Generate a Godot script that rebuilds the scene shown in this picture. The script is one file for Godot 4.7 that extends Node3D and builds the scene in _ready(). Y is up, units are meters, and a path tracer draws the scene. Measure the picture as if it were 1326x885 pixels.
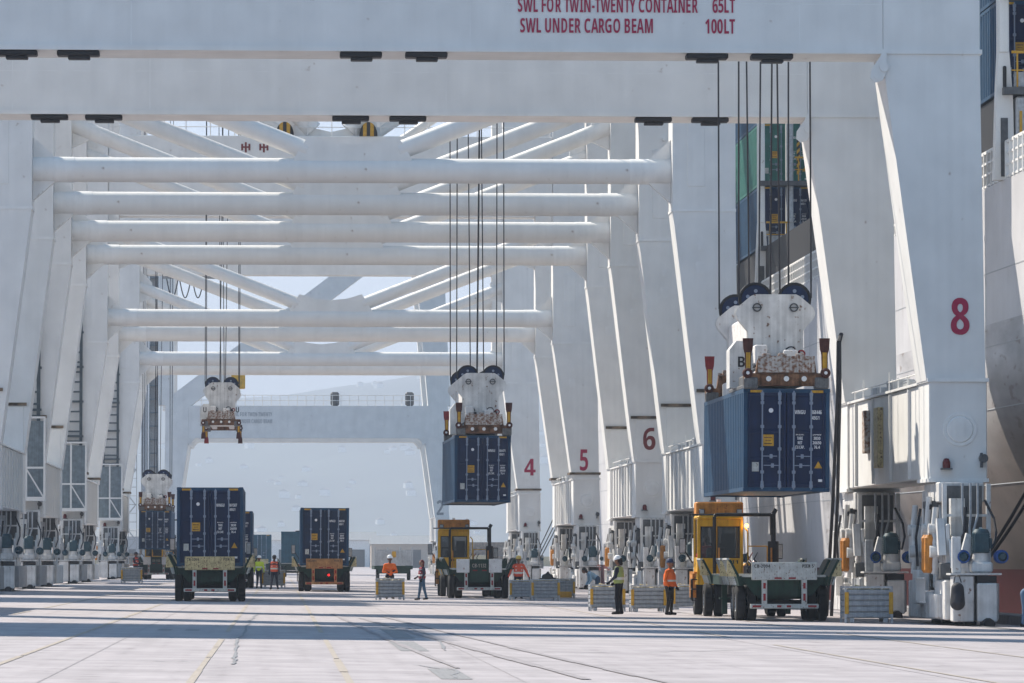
extends Node3D
# A container terminal quay seen with a long lens: gantry cranes, yard trucks, boxes, a ship and dock workers.

class MB:   # collects triangles; front faces run clockwise
	var v := PackedVector3Array()
	var n := PackedVector3Array()
	var c := PackedColorArray()
	var col := Color.WHITE
	var off := Vector3.ZERO
	func tri(a: Vector3, b: Vector3, d: Vector3, na: Vector3, nb: Vector3, nd: Vector3) -> void:
		if (b - a).cross(d - a).dot(na + nb + nd) > 0.0:
			var t := b; b = d; d = t
			t = nb; nb = nd; nd = t
		v.append(a + off); v.append(b + off); v.append(d + off)
		n.append(na); n.append(nb); n.append(nd)
		c.append(col); c.append(col); c.append(col)
	func poly(p: Array, out: Vector3) -> void:
		var m := Vector3.ZERO
		for i in p.size():
			var a: Vector3 = p[i]; var b: Vector3 = p[(i + 1) % p.size()]
			m += a.cross(b)
		m = m.normalized()
		if m.dot(out) < 0.0: m = -m
		for i in range(1, p.size() - 1):
			tri(p[0], p[i], p[i + 1], m, m, m)
	func hexa(p: Array) -> void:
		var k := Vector3.ZERO
		for q in p: k += q
		k /= 8.0
		for f in [[0, 1, 2, 3], [4, 5, 6, 7], [0, 1, 5, 4], [1, 2, 6, 5], [2, 3, 7, 6], [3, 0, 4, 7]]:
			var w := [p[f[0]], p[f[1]], p[f[2]], p[f[3]]]
			poly(w, (w[0] + w[1] + w[2] + w[3]) / 4.0 - k)
	func box(x0: float, x1: float, y0: float, y1: float, z0: float, z1: float) -> void:
		hexa([Vector3(x0, y0, z0), Vector3(x1, y0, z0), Vector3(x1, y0, z1), Vector3(x0, y0, z1), Vector3(x0, y1, z0), Vector3(x1, y1, z0), Vector3(x1, y1, z1), Vector3(x0, y1, z1)])
	func cbox(x0: float, x1: float, y0: float, y1: float, z0: float, z1: float, h: float) -> void:   # with chamfered edges
		var k := Vector3(x0 + x1, y0 + y1, z0 + z1) / 2.0
		var e := Vector3(x1 - x0, y1 - y0, z1 - z0) / 2.0
		h = minf(h, minf(e.x, minf(e.y, e.z)) * 0.8)
		var g := func(s: Vector3, ax: int) -> Vector3:
			var q := Vector3(s.x * (e.x - h), s.y * (e.y - h), s.z * (e.z - h))
			q[ax] = s[ax] * e[ax]
			return k + q
		for ax in 3:
			var b := (ax + 1) % 3; var d := (ax + 2) % 3
			for s in [-1.0, 1.0]:
				var w := []
				for t in [[-1.0, -1.0], [1.0, -1.0], [1.0, 1.0], [-1.0, 1.0]]:
					var q := Vector3.ZERO
					q[ax] = s; q[b] = t[0]; q[d] = t[1]
					w.append(g.call(q, ax))
				var o := Vector3.ZERO
				o[ax] = s
				poly(w, o)
				for s2 in [-1.0, 1.0]:
					var qa := Vector3.ZERO; var qb := Vector3.ZERO
					qa[ax] = s; qa[b] = s2; qa[d] = -1.0
					qb = qa; qb[d] = 1.0
					var o2 := Vector3.ZERO
					o2[ax] = s; o2[b] = s2
					poly([g.call(qa, ax), g.call(qb, ax), g.call(qb, b), g.call(qa, b)], o2)
		for sx in [-1.0, 1.0]:
			for sy in [-1.0, 1.0]:
				for sz in [-1.0, 1.0]:
					var s := Vector3(sx, sy, sz)
					poly([g.call(s, 0), g.call(s, 1), g.call(s, 2)], s)
	func bar(a: Vector3, b: Vector3, w: float, h: float, up := Vector3.UP) -> void:
		var d := (b - a).normalized()
		if absf(d.dot(up)) > 0.99: up = Vector3.BACK
		var r := d.cross(up).normalized() * w / 2.0
		var u := r.cross(d).normalized() * h / 2.0
		hexa([a - r - u, a + r - u, b + r - u, b - r - u, a - r + u, a + r + u, b + r + u, b - r + u])
	func tube(a: Vector3, b: Vector3, r0: float, r1 := -1.0, seg := 12, caps := true) -> void:
		if r1 < 0.0: r1 = r0
		var d := (b - a).normalized()
		var x := d.cross(Vector3.UP if absf(d.y) < 0.9 else Vector3.RIGHT).normalized()
		var y := x.cross(d)
		for i in seg:
			var t0 := TAU * i / seg; var t1 := TAU * (i + 1) / seg
			var p0 := x * cos(t0) + y * sin(t0); var p1 := x * cos(t1) + y * sin(t1)
			tri(a + p0 * r0, a + p1 * r0, b + p1 * r1, p0, p1, p1)
			tri(a + p0 * r0, b + p1 * r1, b + p0 * r1, p0, p1, p0)
			if caps:
				if r0 > 0.0: tri(a, a + p0 * r0, a + p1 * r0, -d, -d, -d)
				if r1 > 0.0: tri(b, b + p0 * r1, b + p1 * r1, d, d, d)
	func path(p: Array, r: float, seg := 6) -> void:
		for i in p.size() - 1:
			tube(p[i], p[i + 1], r, r, seg, i == 0 or i == p.size() - 2)
	func lathe(prof: Array, base: Vector3, axis: Vector3, seg := 16) -> void:   # prof: Vector2(radius, height)
		var x := axis.cross(Vector3.UP if absf(axis.y) < 0.9 else Vector3.RIGHT).normalized()
		var y := x.cross(axis)
		var mid := Vector2.ZERO
		for q in prof: mid += q
		mid /= prof.size()
		for k in prof.size() - 1:
			var a: Vector2 = prof[k]; var b: Vector2 = prof[k + 1]
			var e := (b - a).normalized()
			var nn := Vector2(e.y, -e.x)
			if nn.dot((a + b) / 2.0 - mid) < 0.0: nn = -nn
			for i in seg:
				var t0 := TAU * i / seg; var t1 := TAU * (i + 1) / seg
				var p0 := x * cos(t0) + y * sin(t0); var p1 := x * cos(t1) + y * sin(t1)
				var n0 := p0 * nn.x + axis * nn.y; var n1 := p1 * nn.x + axis * nn.y
				var a0 := base + p0 * a.x + axis * a.y; var a1 := base + p1 * a.x + axis * a.y
				var b0 := base + p0 * b.x + axis * b.y; var b1 := base + p1 * b.x + axis * b.y
				if a.x > 0.0: tri(a0, a1, b1, n0, n1, n1)
				if b.x > 0.0: tri(a0, b1, b0, n0, n1, n0)
	func prism(pp: Array, o: Vector3, ux: Vector3, uy: Vector3, dep: Vector3) -> void:   # a polygon pushed along dep
		var q := PackedVector2Array(pp)
		var nz := dep.normalized()
		var ix := Geometry2D.triangulate_polygon(q)
		for i in range(0, ix.size(), 3):
			var t := [o + ux * q[ix[i]].x + uy * q[ix[i]].y, o + ux * q[ix[i + 1]].x + uy * q[ix[i + 1]].y, o + ux * q[ix[i + 2]].x + uy * q[ix[i + 2]].y]
			tri(t[0], t[1], t[2], -nz, -nz, -nz)
			tri(t[0] + dep, t[1] + dep, t[2] + dep, nz, nz, nz)
		var area := 0.0
		for i in q.size():
			area += q[i].cross(q[(i + 1) % q.size()])
		var sg := 1.0 if area > 0.0 else -1.0
		for i in q.size():
			var a := q[i]; var b := q[(i + 1) % q.size()]
			var e := (b - a).normalized()
			poly([o + ux * a.x + uy * a.y, o + ux * b.x + uy * b.y, o + ux * b.x + uy * b.y + dep, o + ux * a.x + uy * a.y + dep], (ux * e.y - uy * e.x) * sg)
	func mesh(tinted := false) -> ArrayMesh:
		var a := []
		a.resize(Mesh.ARRAY_MAX)
		a[Mesh.ARRAY_VERTEX] = v
		a[Mesh.ARRAY_NORMAL] = n
		if tinted: a[Mesh.ARRAY_COLOR] = c
		var m := ArrayMesh.new()
		m.add_surface_from_arrays(Mesh.PRIMITIVE_TRIANGLES, a)
		return m

var M := {}
var rng := RandomNumberGenerator.new()

func put(called: String, b, m: Material, parent: Node, tinted := false) -> MeshInstance3D:
	var o := MeshInstance3D.new()
	o.name = called
	o.mesh = b.mesh(tinted) if b is MB else b
	o.material_override = m
	parent.add_child(o, true)
	return o

func thing(called: String, label: String, category: String, at := Vector3.ZERO, turn := 0.0, group := "") -> Node3D:
	var o := Node3D.new()
	o.name = called
	add_child(o, true)
	o.position = at
	o.rotation.y = turn
	tag(o, label, category, group)
	return o

func tag(o: Node, label: String, category: String, group := "") -> void:
	o.set_meta("label", label)
	o.set_meta("category", category)
	if group != "": o.set_meta("group", group)

func dup(src: Node3D, label: String, at: Vector3, turn := 0.0) -> Node3D:
	var o: Node3D = src.duplicate()
	o.name = String(src.name).rstrip("0123456789")
	add_child(o, true)
	o.position = at
	o.rotation.y = turn
	o.set_meta("label", label)
	return o

func structure(called: String, b, m: Material) -> MeshInstance3D:
	var o := put(called, b, m, self)
	o.set_meta("kind", "structure")
	return o

func gy(x: float) -> float:   # the quay falls gently towards the water
	return 0.1 - 0.0115 * clampf(x, -20.0, 21.0)

func words(called: String, s: String, at: Vector3, w: float, h: float, m: Material, parent: Node, bold := true, turn := Vector3.ZERO) -> MeshInstance3D:
	var t := TextMesh.new()
	t.text = s
	var f := SystemFont.new()
	f.font_names = PackedStringArray(["Droid Sans"])
	if bold: f.font_weight = 700
	t.font = f
	t.font_size = 24
	t.pixel_size = 0.01
	t.curve_step = 2.0
	t.depth = 0.02
	t.line_spacing = -4.0
	var b := t.get_aabb()
	var o := MeshInstance3D.new()
	o.name = called
	o.mesh = t
	o.material_override = m
	o.scale = Vector3(w / maxf(b.size.x, 0.01), h / maxf(b.size.y, 0.01), 0.2)
	o.rotation = turn
	var k := b.get_center() * o.scale
	o.position = at - Basis.from_euler(turn) * Vector3(k.x, k.y, 0)
	parent.add_child(o, true)
	return o

func lin(r: float, g := -1.0, b := -1.0) -> Color:   # real-world base colour to an albedo_color
	return Color(r, r if g < 0.0 else g, r if b < 0.0 else b).linear_to_srgb()

func noise_img(seed_: int, freq: float, w: int, h: int, oct := 4) -> PackedByteArray:
	var f := FastNoiseLite.new()
	f.seed = seed_
	f.frequency = freq
	f.fractal_octaves = oct
	var im := f.get_seamless_image(w, h)
	im.convert(Image.FORMAT_L8)
	return im.get_data()

func streak_img(seed_: int, size: int, vertical := true) -> PackedByteArray:
	var f := FastNoiseLite.new()
	f.seed = seed_
	f.frequency = 0.05
	f.fractal_octaves = 3
	var im := f.get_seamless_image(size if vertical else 16, 16 if vertical else size)
	im.convert(Image.FORMAT_L8)
	im.resize(size, size, Image.INTERPOLATE_CUBIC)
	return im.get_data()

# weathered coat: base 1.0, blotches and runs darken it a little, spots of stain colour
func coat_tex(sd: int, size: int, blotch: float, run: float, spots: float, stain: Color, level := 0.72, vertical := true, soft := 8.0) -> ImageTexture:
	var a := noise_img(sd, 0.012, size, size)
	var b := streak_img(sd + 1, size, vertical)
	var d := noise_img(sd + 2, 0.035, size, size, 5)
	var out := PackedByteArray()
	out.resize(size * size * 3)
	for i in size * size:
		var k := 1.0 - blotch * (a[i] / 255.0) - run * (b[i] / 255.0)
		var s := clampf((d[i] / 255.0 * 0.75 + b[i] / 255.0 * 0.25 - level) * soft, 0.0, 1.0) * spots
		out[i * 3] = int(255.0 * lerpf(k, stain.r, s))
		out[i * 3 + 1] = int(255.0 * lerpf(k, stain.g, s))
		out[i * 3 + 2] = int(255.0 * lerpf(k, stain.b, s))
	return ImageTexture.create_from_image(Image.create_from_data(size, size, false, Image.FORMAT_RGB8, out))

func print_tex(t: ImageTexture, ink: Color, bare: Color) -> ImageTexture:   # worn lettering: the coat shows through where it has flaked
	var im := t.get_image()
	for y in im.get_height():
		for x in im.get_width():
			var k := im.get_pixel(x, y).g
			im.set_pixel(x, y, ink.lerp(bare, clampf((k - 0.975) * 14.0, 0.0, 1.0)) if k > 0.9 else ink.darkened((0.9 - k) * 0.3))
	return ImageTexture.create_from_image(im)

func mat(key: String, albedo: Color, rough := 0.6, tex: Texture2D = null, scale_ := Vector3.ONE, metal := 0.0, world_ := true) -> StandardMaterial3D:
	var m := StandardMaterial3D.new()
	m.resource_name = key
	m.albedo_color = albedo
	m.roughness = rough
	m.metallic = metal
	m.metallic_specular = 0.35
	if tex:
		m.albedo_texture = tex
		m.uv1_triplanar = true
		m.uv1_world_triplanar = world_
		m.uv1_scale = scale_
	M[key] = m
	return m

func materials() -> void:
	var rust := Color(0.36, 0.22, 0.14)
	var t_white := coat_tex(11, 512, 0.06, 0.025, 0.5, rust, 0.79)
	var t_worn := coat_tex(21, 512, 0.22, 0.15, 0.6, Color(0.45, 0.30, 0.22), 0.68)
	var t_rust := coat_tex(31, 256, 0.5, 0.2, 0.95, Color(0.86, 0.82, 0.78), 0.64)
	var t_flat := coat_tex(41, 512, 0.16, 0.12, 0.35, Color(0.5, 0.5, 0.52), 0.74)
	var t_hull := coat_tex(51, 512, 0.08, 0.14, 0.4, Color(0.50, 0.40, 0.34), 0.74)
	var t_slab := coat_tex(61, 1024, 0.15, 0.03, 0.22, Color(0.52, 0.50, 0.50), 0.66)
	mat("white", lin(0.755, 0.745, 0.72), 0.55, t_white, Vector3.ONE * 0.09)
	mat("white_low", lin(0.77, 0.76, 0.74), 0.55, coat_tex(71, 512, 0.16, 0.12, 0.8, rust, 0.74), Vector3.ONE * 0.22)
	mat("pale_panel", lin(0.78, 0.775, 0.755), 0.5, t_white, Vector3.ONE * 0.2)
	mat("grey", lin(0.36, 0.37, 0.38), 0.6, t_flat, Vector3.ONE * 0.3)
	mat("grey_dark", lin(0.12, 0.125, 0.13), 0.6, t_flat, Vector3.ONE * 0.5)
	mat("steel", lin(0.20, 0.20, 0.20), 0.5, t_worn, Vector3.ONE * 0.8, 0.4)
	mat("galv", lin(0.50, 0.52, 0.54), 0.5, t_flat, Vector3.ONE * 0.8, 0.15)
	mat("crate_metal", lin(0.36, 0.39, 0.42), 0.5, t_flat, Vector3.ONE * 0.8, 0.1)
	mat("black", lin(0.018, 0.018, 0.02), 0.55)
	mat("rubber", lin(0.022, 0.022, 0.023), 0.85, t_flat, Vector3.ONE * 0.6)
	mat("rope", lin(0.03, 0.03, 0.035), 0.7)
	mat("rust_band", lin(0.30, 0.22, 0.15), 0.9, t_rust, Vector3.ONE * 0.4)
	mat("rust", lin(0.30, 0.15, 0.08), 0.9, t_rust, Vector3.ONE * 0.9)
	mat("white_rust", lin(0.74, 0.72, 0.70), 0.7, coat_tex(81, 512, 0.10, 0.06, 0.5, Color(0.52, 0.36, 0.26), 0.66), Vector3.ONE * 0.3)
	mat("dark_rust", lin(0.10, 0.032, 0.024), 0.8, t_worn, Vector3.ONE * 0.8)
	mat("peel", lin(0.60, 0.55, 0.50), 0.85, coat_tex(85, 512, 0.2, 0.15, 0.85, Color(0.50, 0.30, 0.20), 0.42, true, 3.0), Vector3(0.35, 0.45, 0.35))
	mat("red", lin(0.30, 0.025, 0.03), 0.55, t_flat, Vector3.ONE * 0.8)
	var t_print := coat_tex(99, 256, 0.15, 0.2, 0.85, Color(1, 1, 1), 0.56)
	mat("red_print", Color.WHITE, 0.7, print_tex(t_print, lin(0.36, 0.025, 0.07), lin(0.62, 0.60, 0.60)), Vector3.ONE * 0.9)
	mat("red_print_worn", Color.WHITE, 0.7, print_tex(t_print, lin(0.30, 0.06, 0.06), lin(0.5, 0.40, 0.38)), Vector3.ONE * 0.9)
	mat("orange", lin(0.74, 0.29, 0.045), 0.55, t_worn, Vector3.ONE * 0.5)
	mat("yellow", lin(0.86, 0.46, 0.018), 0.45, t_flat, Vector3.ONE * 0.25)
	mat("yellow_clean", lin(0.66, 0.36, 0.03), 0.5, t_flat, Vector3.ONE * 0.6)
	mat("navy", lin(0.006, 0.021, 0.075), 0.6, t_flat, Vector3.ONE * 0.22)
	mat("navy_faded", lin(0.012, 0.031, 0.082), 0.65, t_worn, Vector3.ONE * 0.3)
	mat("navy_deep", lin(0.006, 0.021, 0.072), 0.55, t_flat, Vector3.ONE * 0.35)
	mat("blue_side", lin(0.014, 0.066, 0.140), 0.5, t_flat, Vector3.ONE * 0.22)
	mat("teal_side", lin(0.022, 0.10, 0.15), 0.5, t_flat, Vector3.ONE * 0.22)
	mat("green_box", lin(0.04, 0.185, 0.155), 0.5, t_flat, Vector3.ONE * 0.22)
	mat("bar_grey", lin(0.20, 0.24, 0.31), 0.5)
	mat("print_white", lin(0.72), 0.7)
	mat("green", lin(0.008, 0.042, 0.027), 0.55, t_worn, Vector3.ONE * 0.4)
	mat("cream", lin(0.66, 0.54, 0.29), 0.6, coat_tex(91, 512, 0.2, 0.12, 0.8, Color(0.25, 0.18, 0.12), 0.62), Vector3.ONE * 0.7)
	mat("tan_board", lin(0.48, 0.25, 0.09), 0.6, t_worn, Vector3.ONE * 0.5)
	mat("plate_grey", lin(0.52, 0.53, 0.50), 0.6, coat_tex(95, 512, 0.15, 0.06, 0.75, Color(0.36, 0.23, 0.15), 0.66), Vector3.ONE * 0.7)
	mat("mast_dark", lin(0.085, 0.11, 0.125), 0.5, t_flat, Vector3.ONE * 0.4)
	mat("lift_grey", lin(0.22, 0.27, 0.30), 0.5, t_flat, Vector3.ONE * 0.4)
	mat("teal", lin(0.035, 0.085, 0.11), 0.5, t_flat, Vector3.ONE * 0.8)
	mat("motor_blue", lin(0.02, 0.10, 0.36), 0.45, t_flat, Vector3.ONE * 0.8)
	mat("hull", lin(0.60, 0.59, 0.60), 0.45, coat_tex(55, 512, 0.10, 0.03, 0.3, Color(0.55, 0.46, 0.40), 0.76), Vector3(0.05, 0.05, 0.05))
	mat("hull_shade_stain", Color.WHITE, 0.55, coat_tex(57, 512, 0.25, 0.03, 0.4, Color(0.45, 0.36, 0.30), 0.66), Vector3(0.09, 0.14, 0.03)).vertex_color_use_as_albedo = true  # stain texture; the vertex colours also carry shade under the bow flare
	mat("boot", lin(0.10, 0.007, 0.010), 0.75, t_hull, Vector3(0.15, 0.15, 0.15))
	mat("concrete", lin(0.405, 0.370, 0.378), 0.92, t_slab, Vector3(1.0 / 23.0, 1.0 / 23.0, 1.0 / 29.0))
	mat("concrete_dark", lin(0.30, 0.29, 0.30), 0.95, t_slab, Vector3.ONE * 0.2)
	mat("patch", lin(0.28, 0.275, 0.28), 0.9, t_slab, Vector3.ONE * 0.4)
	mat("crack", lin(0.22, 0.22, 0.23), 0.95)
	mat("joint", lin(0.36, 0.33, 0.337), 0.95, t_slab, Vector3.ONE * 0.3)
	mat("tyre_mark", lin(0.335, 0.305, 0.312), 0.9, t_slab, Vector3(0.5, 0.5, 0.1))
	mat("line_yellow", lin(0.42, 0.365, 0.31), 0.9, t_slab, Vector3(0.6, 0.6, 0.3))
	mat("hill", lin(0.12, 0.14, 0.11), 0.95, coat_tex(97, 256, 0.5, 0.1, 0.6, Color(0.75, 0.7, 0.55), 0.6), Vector3.ONE * 0.0007)
	mat("water", lin(0.02, 0.05, 0.06), 0.12)
	mat("house_pale", lin(0.80, 0.79, 0.76), 0.8)
	mat("house_tan", lin(0.42, 0.36, 0.30), 0.8)
	mat("roof", lin(0.16, 0.11, 0.09), 0.9)
	mat("lens_red", lin(0.22, 0.008, 0.012), 0.25)
	mat("lens_dark", lin(0.10, 0.006, 0.010), 0.2)
	mat("tape_white", lin(0.78), 0.5)
	mat("person", Color.WHITE, 0.85).vertex_color_use_as_albedo = true
	mat("hat_white", lin(0.80), 0.35)
	mat("hat_blue", lin(0.02, 0.035, 0.09), 0.4)
	mat("hat_yellow", lin(0.62, 0.42, 0.10), 0.4)
	mat("hat_dark", lin(0.03, 0.03, 0.035), 0.7)
	var g := mat("glass", Color(0.16, 0.20, 0.22, 0.42), 0.06)
	g.metallic_specular = 0.2
	g.transparency = BaseMaterial3D.TRANSPARENCY_ALPHA
	var l := mat("lamp_amber", lin(0.8, 0.5, 0.2), 0.3)
	l.emission_enabled = true
	l.emission = Color(1.0, 0.72, 0.42)
	l.emission_energy_multiplier = 1.4
	var r := mat("lamp_red", lin(0.6, 0.05, 0.05), 0.3)
	r.emission_enabled = true
	r.emission = Color(1.0, 0.12, 0.12)
	r.emission_energy_multiplier = 0.7

func _ready() -> void:
	rng.seed = 20240
	# --- camera, sky, sun, exposure
	var cam := Camera3D.new()
	cam.name = "camera"
	cam.position = Vector3(0, 1.65, 0)
	cam.rotation_degrees = Vector3(2.618, -2.7765, 0)
	cam.fov = 8.1647
	cam.near = 1.0
	cam.far = 20000.0
	add_child(cam)
	cam.current = true
	var e := Environment.new()
	e.background_mode = Environment.BG_SKY
	var sm := ProceduralSkyMaterial.new()
	sm.sky_top_color = Color(0.33, 0.49, 0.64)
	sm.sky_horizon_color = Color(0.96, 0.975, 1.0)
	sm.sky_curve = 0.075
	sm.ground_bottom_color = Color(0.5, 0.52, 0.55)
	sm.ground_horizon_color = Color(0.72, 0.76, 0.82)
	sm.sky_energy_multiplier = 1.0
	var sky := Sky.new()
	sky.sky_material = sm
	e.sky = sky
	e.tonemap_mode = Environment.TONE_MAPPER_LINEAR
	e.tonemap_exposure = 1.95
	e.fog_enabled = true
	e.fog_density = 0.00023
	e.fog_light_color = Color(0.90, 0.94, 1.0)
	e.sdfgi_enabled = true
	e.ssao_enabled = true
	e.ssil_enabled = true
	var we := WorldEnvironment.new()
	we.name = "world_environment"
	we.environment = e
	add_child(we)
	var sun := DirectionalLight3D.new()
	sun.name = "sun"
	sun.light_energy = 1.5
	sun.light_color = Color(1.0, 0.965, 0.91)
	sun.light_angular_distance = 0.5
	sun.shadow_enabled = true
	add_child(sun)
	sun.look_at_from_position(Vector3(-0.7, 1.0, -0.75) * 100.0, Vector3.ZERO)
	materials()
	setting()
	cranes()
	ship()
	boxes_and_trucks()
	lifting_gear()
	crates()
	people()
	far_yard()

func sheet(b: MB, x0: float, z0: float, x1: float, z1: float, w: float, lift: float) -> void:   # a strip laid on the quay
	var d := Vector2(x1 - x0, z1 - z0).normalized()
	var s := Vector2(-d.y, d.x) * w / 2.0
	var k := func(x: float, z: float) -> Vector3: return Vector3(x, gy(x) + lift, z)
	b.poly([k.call(x0 - s.x, z0 - s.y), k.call(x0 + s.x, z0 + s.y), k.call(x1 + s.x, z1 + s.y), k.call(x1 - s.x, z1 - s.y)], Vector3.UP)

func setting() -> void:
	# quay apron: one sheet that runs to the horizon
	var b := MB.new()
	var xs := [-3000.0, -400.0, -60.0, -20.0, 0.0, 20.9]
	for i in xs.size() - 1:
		var za := 60.0
		for zb in [-700.0, -1500.0]:
			b.poly([Vector3(xs[i], gy(xs[i]), za), Vector3(xs[i + 1], gy(xs[i + 1]), za), Vector3(xs[i + 1], gy(xs[i + 1]), zb), Vector3(xs[i], gy(xs[i]), zb)], Vector3.UP)
			za = zb
	b.poly([Vector3(20.9, gy(20.9), 60), Vector3(20.9, gy(20.9), -620), Vector3(20.9, -6, -620), Vector3(20.9, -6, 60)], Vector3.RIGHT)
	b.poly([Vector3(20.9, gy(20.9), -620), Vector3(3000, gy(20.9), -640), Vector3(3000, gy(20.9), -1500), Vector3(20.9, gy(20.9), -1500)], Vector3.UP)
	structure("quay_ground", b, M.concrete)
	b = MB.new()
	b.poly([Vector3(20.9, -2.6, 60), Vector3(3000, -2.6, 60), Vector3(3000, -2.6, -640), Vector3(20.9, -2.6, -640)], Vector3.UP)
	b.poly([Vector3(-3000, -1.6, -1500), Vector3(3000, -1.6, -1500), Vector3(5000, -1.6, -5600), Vector3(-5000, -1.6, -5600)], Vector3.UP)
	structure("harbour_water", b, M.water)
	# coping along the quay edge
	for i in 30:
		b = MB.new()
		var z := -60.0 - i * 12.0
		b.cbox(20.2, 20.88, gy(20.5) - 0.1, gy(20.5) + 0.28, z - 11.9, z, 0.03)
		structure("quay_kerb", b, M.concrete_dark)
	# worn yellow lane lines, one object each
	for l in [[-7.2, 0.12], [-4.05, 0.12], [-1.12, 0.11], [0.9, 0.11], [9.7, 0.1], [13.0, 0.1]]:
		b = MB.new()
		for i in 50:
			if rng.randf() < 0.12: continue
			sheet(b, l[0], -58.0 - i * 9.0, l[0], -58.0 - i * 9.0 - rng.randf_range(8.4, 9.0), l[1] * rng.randf_range(0.7, 1.1), 0.008)
		structure("lane_marking", b, M.line_yellow)
	# a few slab joints that show between the lanes
	b = MB.new()
	for x in [-3.0, 3.2, 9.4]:
		sheet(b, x, -58, x, -600, 0.025, 0.004)
	for i in 9:
		sheet(b, -60, -74.0 - i * 27.0, 20.1, -74.0 - i * 27.0, 0.03, 0.004)
	structure("slab_joint_ground", b, M.joint)
	# crane rails
	for x in [18.62, -12.42]:
		b = MB.new()
		sheet(b, x, -58, x, -660, 0.5, 0.004)
		structure("crane_rail_strip_ground", b, M.concrete_dark)
		b = MB.new()
		b.box(x - 0.04, x + 0.04, gy(x), gy(x) + 0.02, -660, -58)
		structure("crane_rail_path", b, M.steel)
	# cracks, repaired patches, tyre marks
	for k in [[[-0.62, -140.0], [-0.78, -122.0], [-0.74, -106.0], [-0.80, -90.0], [-0.72, -78.0], [-0.70, -71.0]], [[3.0, -112.0], [3.2, -97.0], [2.9, -84.0]], [[4.5, -83.0], [6.3, -84.0], [8.6, -88.0], [12.8, -92.0]], [[-5.0, -74.0], [-2.2, -73.0], [-1.2, -72.6], [1.6, -74.0]], [[2.0, -72.0], [2.5, -69.0], [2.35, -64.0]]]:
		b = MB.new()
		var pts: Array = k
		for i in pts.size() - 1:
			var last := Vector2(pts[i][0], pts[i][1])
			var to := Vector2(pts[i + 1][0], pts[i + 1][1])
			var from := last
			for j in 6:
				var q := from.lerp(to, (j + 1) / 6.0) + (Vector2(rng.randf_range(-0.05, 0.05), rng.randf_range(-0.3, 0.3)) if j < 5 else Vector2.ZERO)
				sheet(b, last.x, last.y, q.x, q.y, rng.randf_range(0.03, 0.07), 0.010)
				last = q
		structure("crack_ground", b, M.crack)
	for q in [[2.52, -104.0, 0.45, 14.0], [2.35, -88.0, 0.5, 9.5], [2.35, -66.5, 0.42, 6.0], [-1.9, -105.0, 0.3, 2.2], [-2.5, -105.0, 0.3, 2.2]]:
		b = MB.new()
		sheet(b, q[0], q[1] + q[3] / 2.0, q[0], q[1] - q[3] / 2.0, q[2], 0.006)
		structure("patch_ground", b, M.patch)
	for t in [[2.2, 3.2, 4.1, -130.0, -95.0, -64.0, 0.22], [1.55, 2.0, 2.6, -140.0, -100.0, -70.0, 0.14], [2.9, 3.9, 5.1, -135.0, -95.0, -62.0, 0.16]]:
		b = MB.new()
		var q0 := Vector2(t[0], t[3])
		for j in 16:
			var u: float = (j + 1) / 16.0
			var q1 := Vector2(t[0], t[3]).lerp(Vector2(t[1], t[4]), u).lerp(Vector2(t[1], t[4]).lerp(Vector2(t[2], t[5]), u), u)
			sheet(b, q0.x, q0.y, q1.x, q1.y, t[6] * rng.randf_range(0.45, 1.1), 0.012)
			q0 = q1
		structure("tyre_track_ground", b, M.tyre_mark)
	# hazy hills beyond the harbour
	var f := FastNoiseLite.new()
	f.seed = 5
	f.frequency = 0.0007
	f.fractal_octaves = 5
	b = MB.new()
	var nx := 90; var nz := 26
	var g := func(i: int, j: int) -> Vector3:
		var x := -4500.0 + 9000.0 * i / nx
		var z := -5200.0 - 6000.0 * j / nz
		return Vector3(x, hill_y(f, x, z), z)
	for i in nx:
		for j in nz:
			var p := [g.call(i, j), g.call(i + 1, j), g.call(i + 1, j + 1), g.call(i, j + 1)]
			b.poly([p[0], p[1], p[2]], Vector3.UP)
			b.poly([p[0], p[2], p[3]], Vector3.UP)
	structure("hills", b, M.hill)
	# pale houses scattered over the slope
	var h0 := thing("hillside_house", "small pale house on the hazy hillside", "house", Vector3.ZERO, 0.0, "houses on the hazy hillside")
	b = MB.new()
	b.box(-6, 6, -3, 5, -5, 5)
	put("wall", b, M.house_pale, h0)
	b = MB.new()
	b.prism([Vector2(-6.6, 5), Vector2(6.6, 5), Vector2(0, 8.5)], Vector3(0, 0, -5.4), Vector3.RIGHT, Vector3.UP, Vector3(0, 0, 10.8))
	put("roof", b, M.roof, h0)
	for i in 150:
		var x := rng.randf_range(-420.0, 520.0)
		var z := rng.randf_range(-8600.0, -5600.0)
		var o: Node3D = h0 if i == 0 else dup(h0, "small pale house on the hazy hillside", Vector3.ZERO)
		o.position = Vector3(x, hill_y(f, x, z), z)
		o.rotation.y = rng.randf_range(-0.6, 0.6)
		o.scale = Vector3.ONE * rng.randf_range(0.55, 1.15)

func hill_y(f: FastNoiseLite, x: float, z: float) -> float:
	var d := (-5200.0 - z) / 6000.0
	var ridge := 285.0 + 120.0 * smoothstep(-250.0, 900.0, x) + 60.0 * smoothstep(-200.0, -1800.0, x)
	return -3.0 + smoothstep(0.0, 0.6, d) * ridge * (1.0 + 0.16 * f.get_noise_2d(x, z)) + 14.0 * f.get_noise_2d(x * 5.0, z * 5.0) * smoothstep(0.0, 0.3, d)

# ---------------------------------------------------------------- cranes
var bogie_src: Node3D

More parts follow.
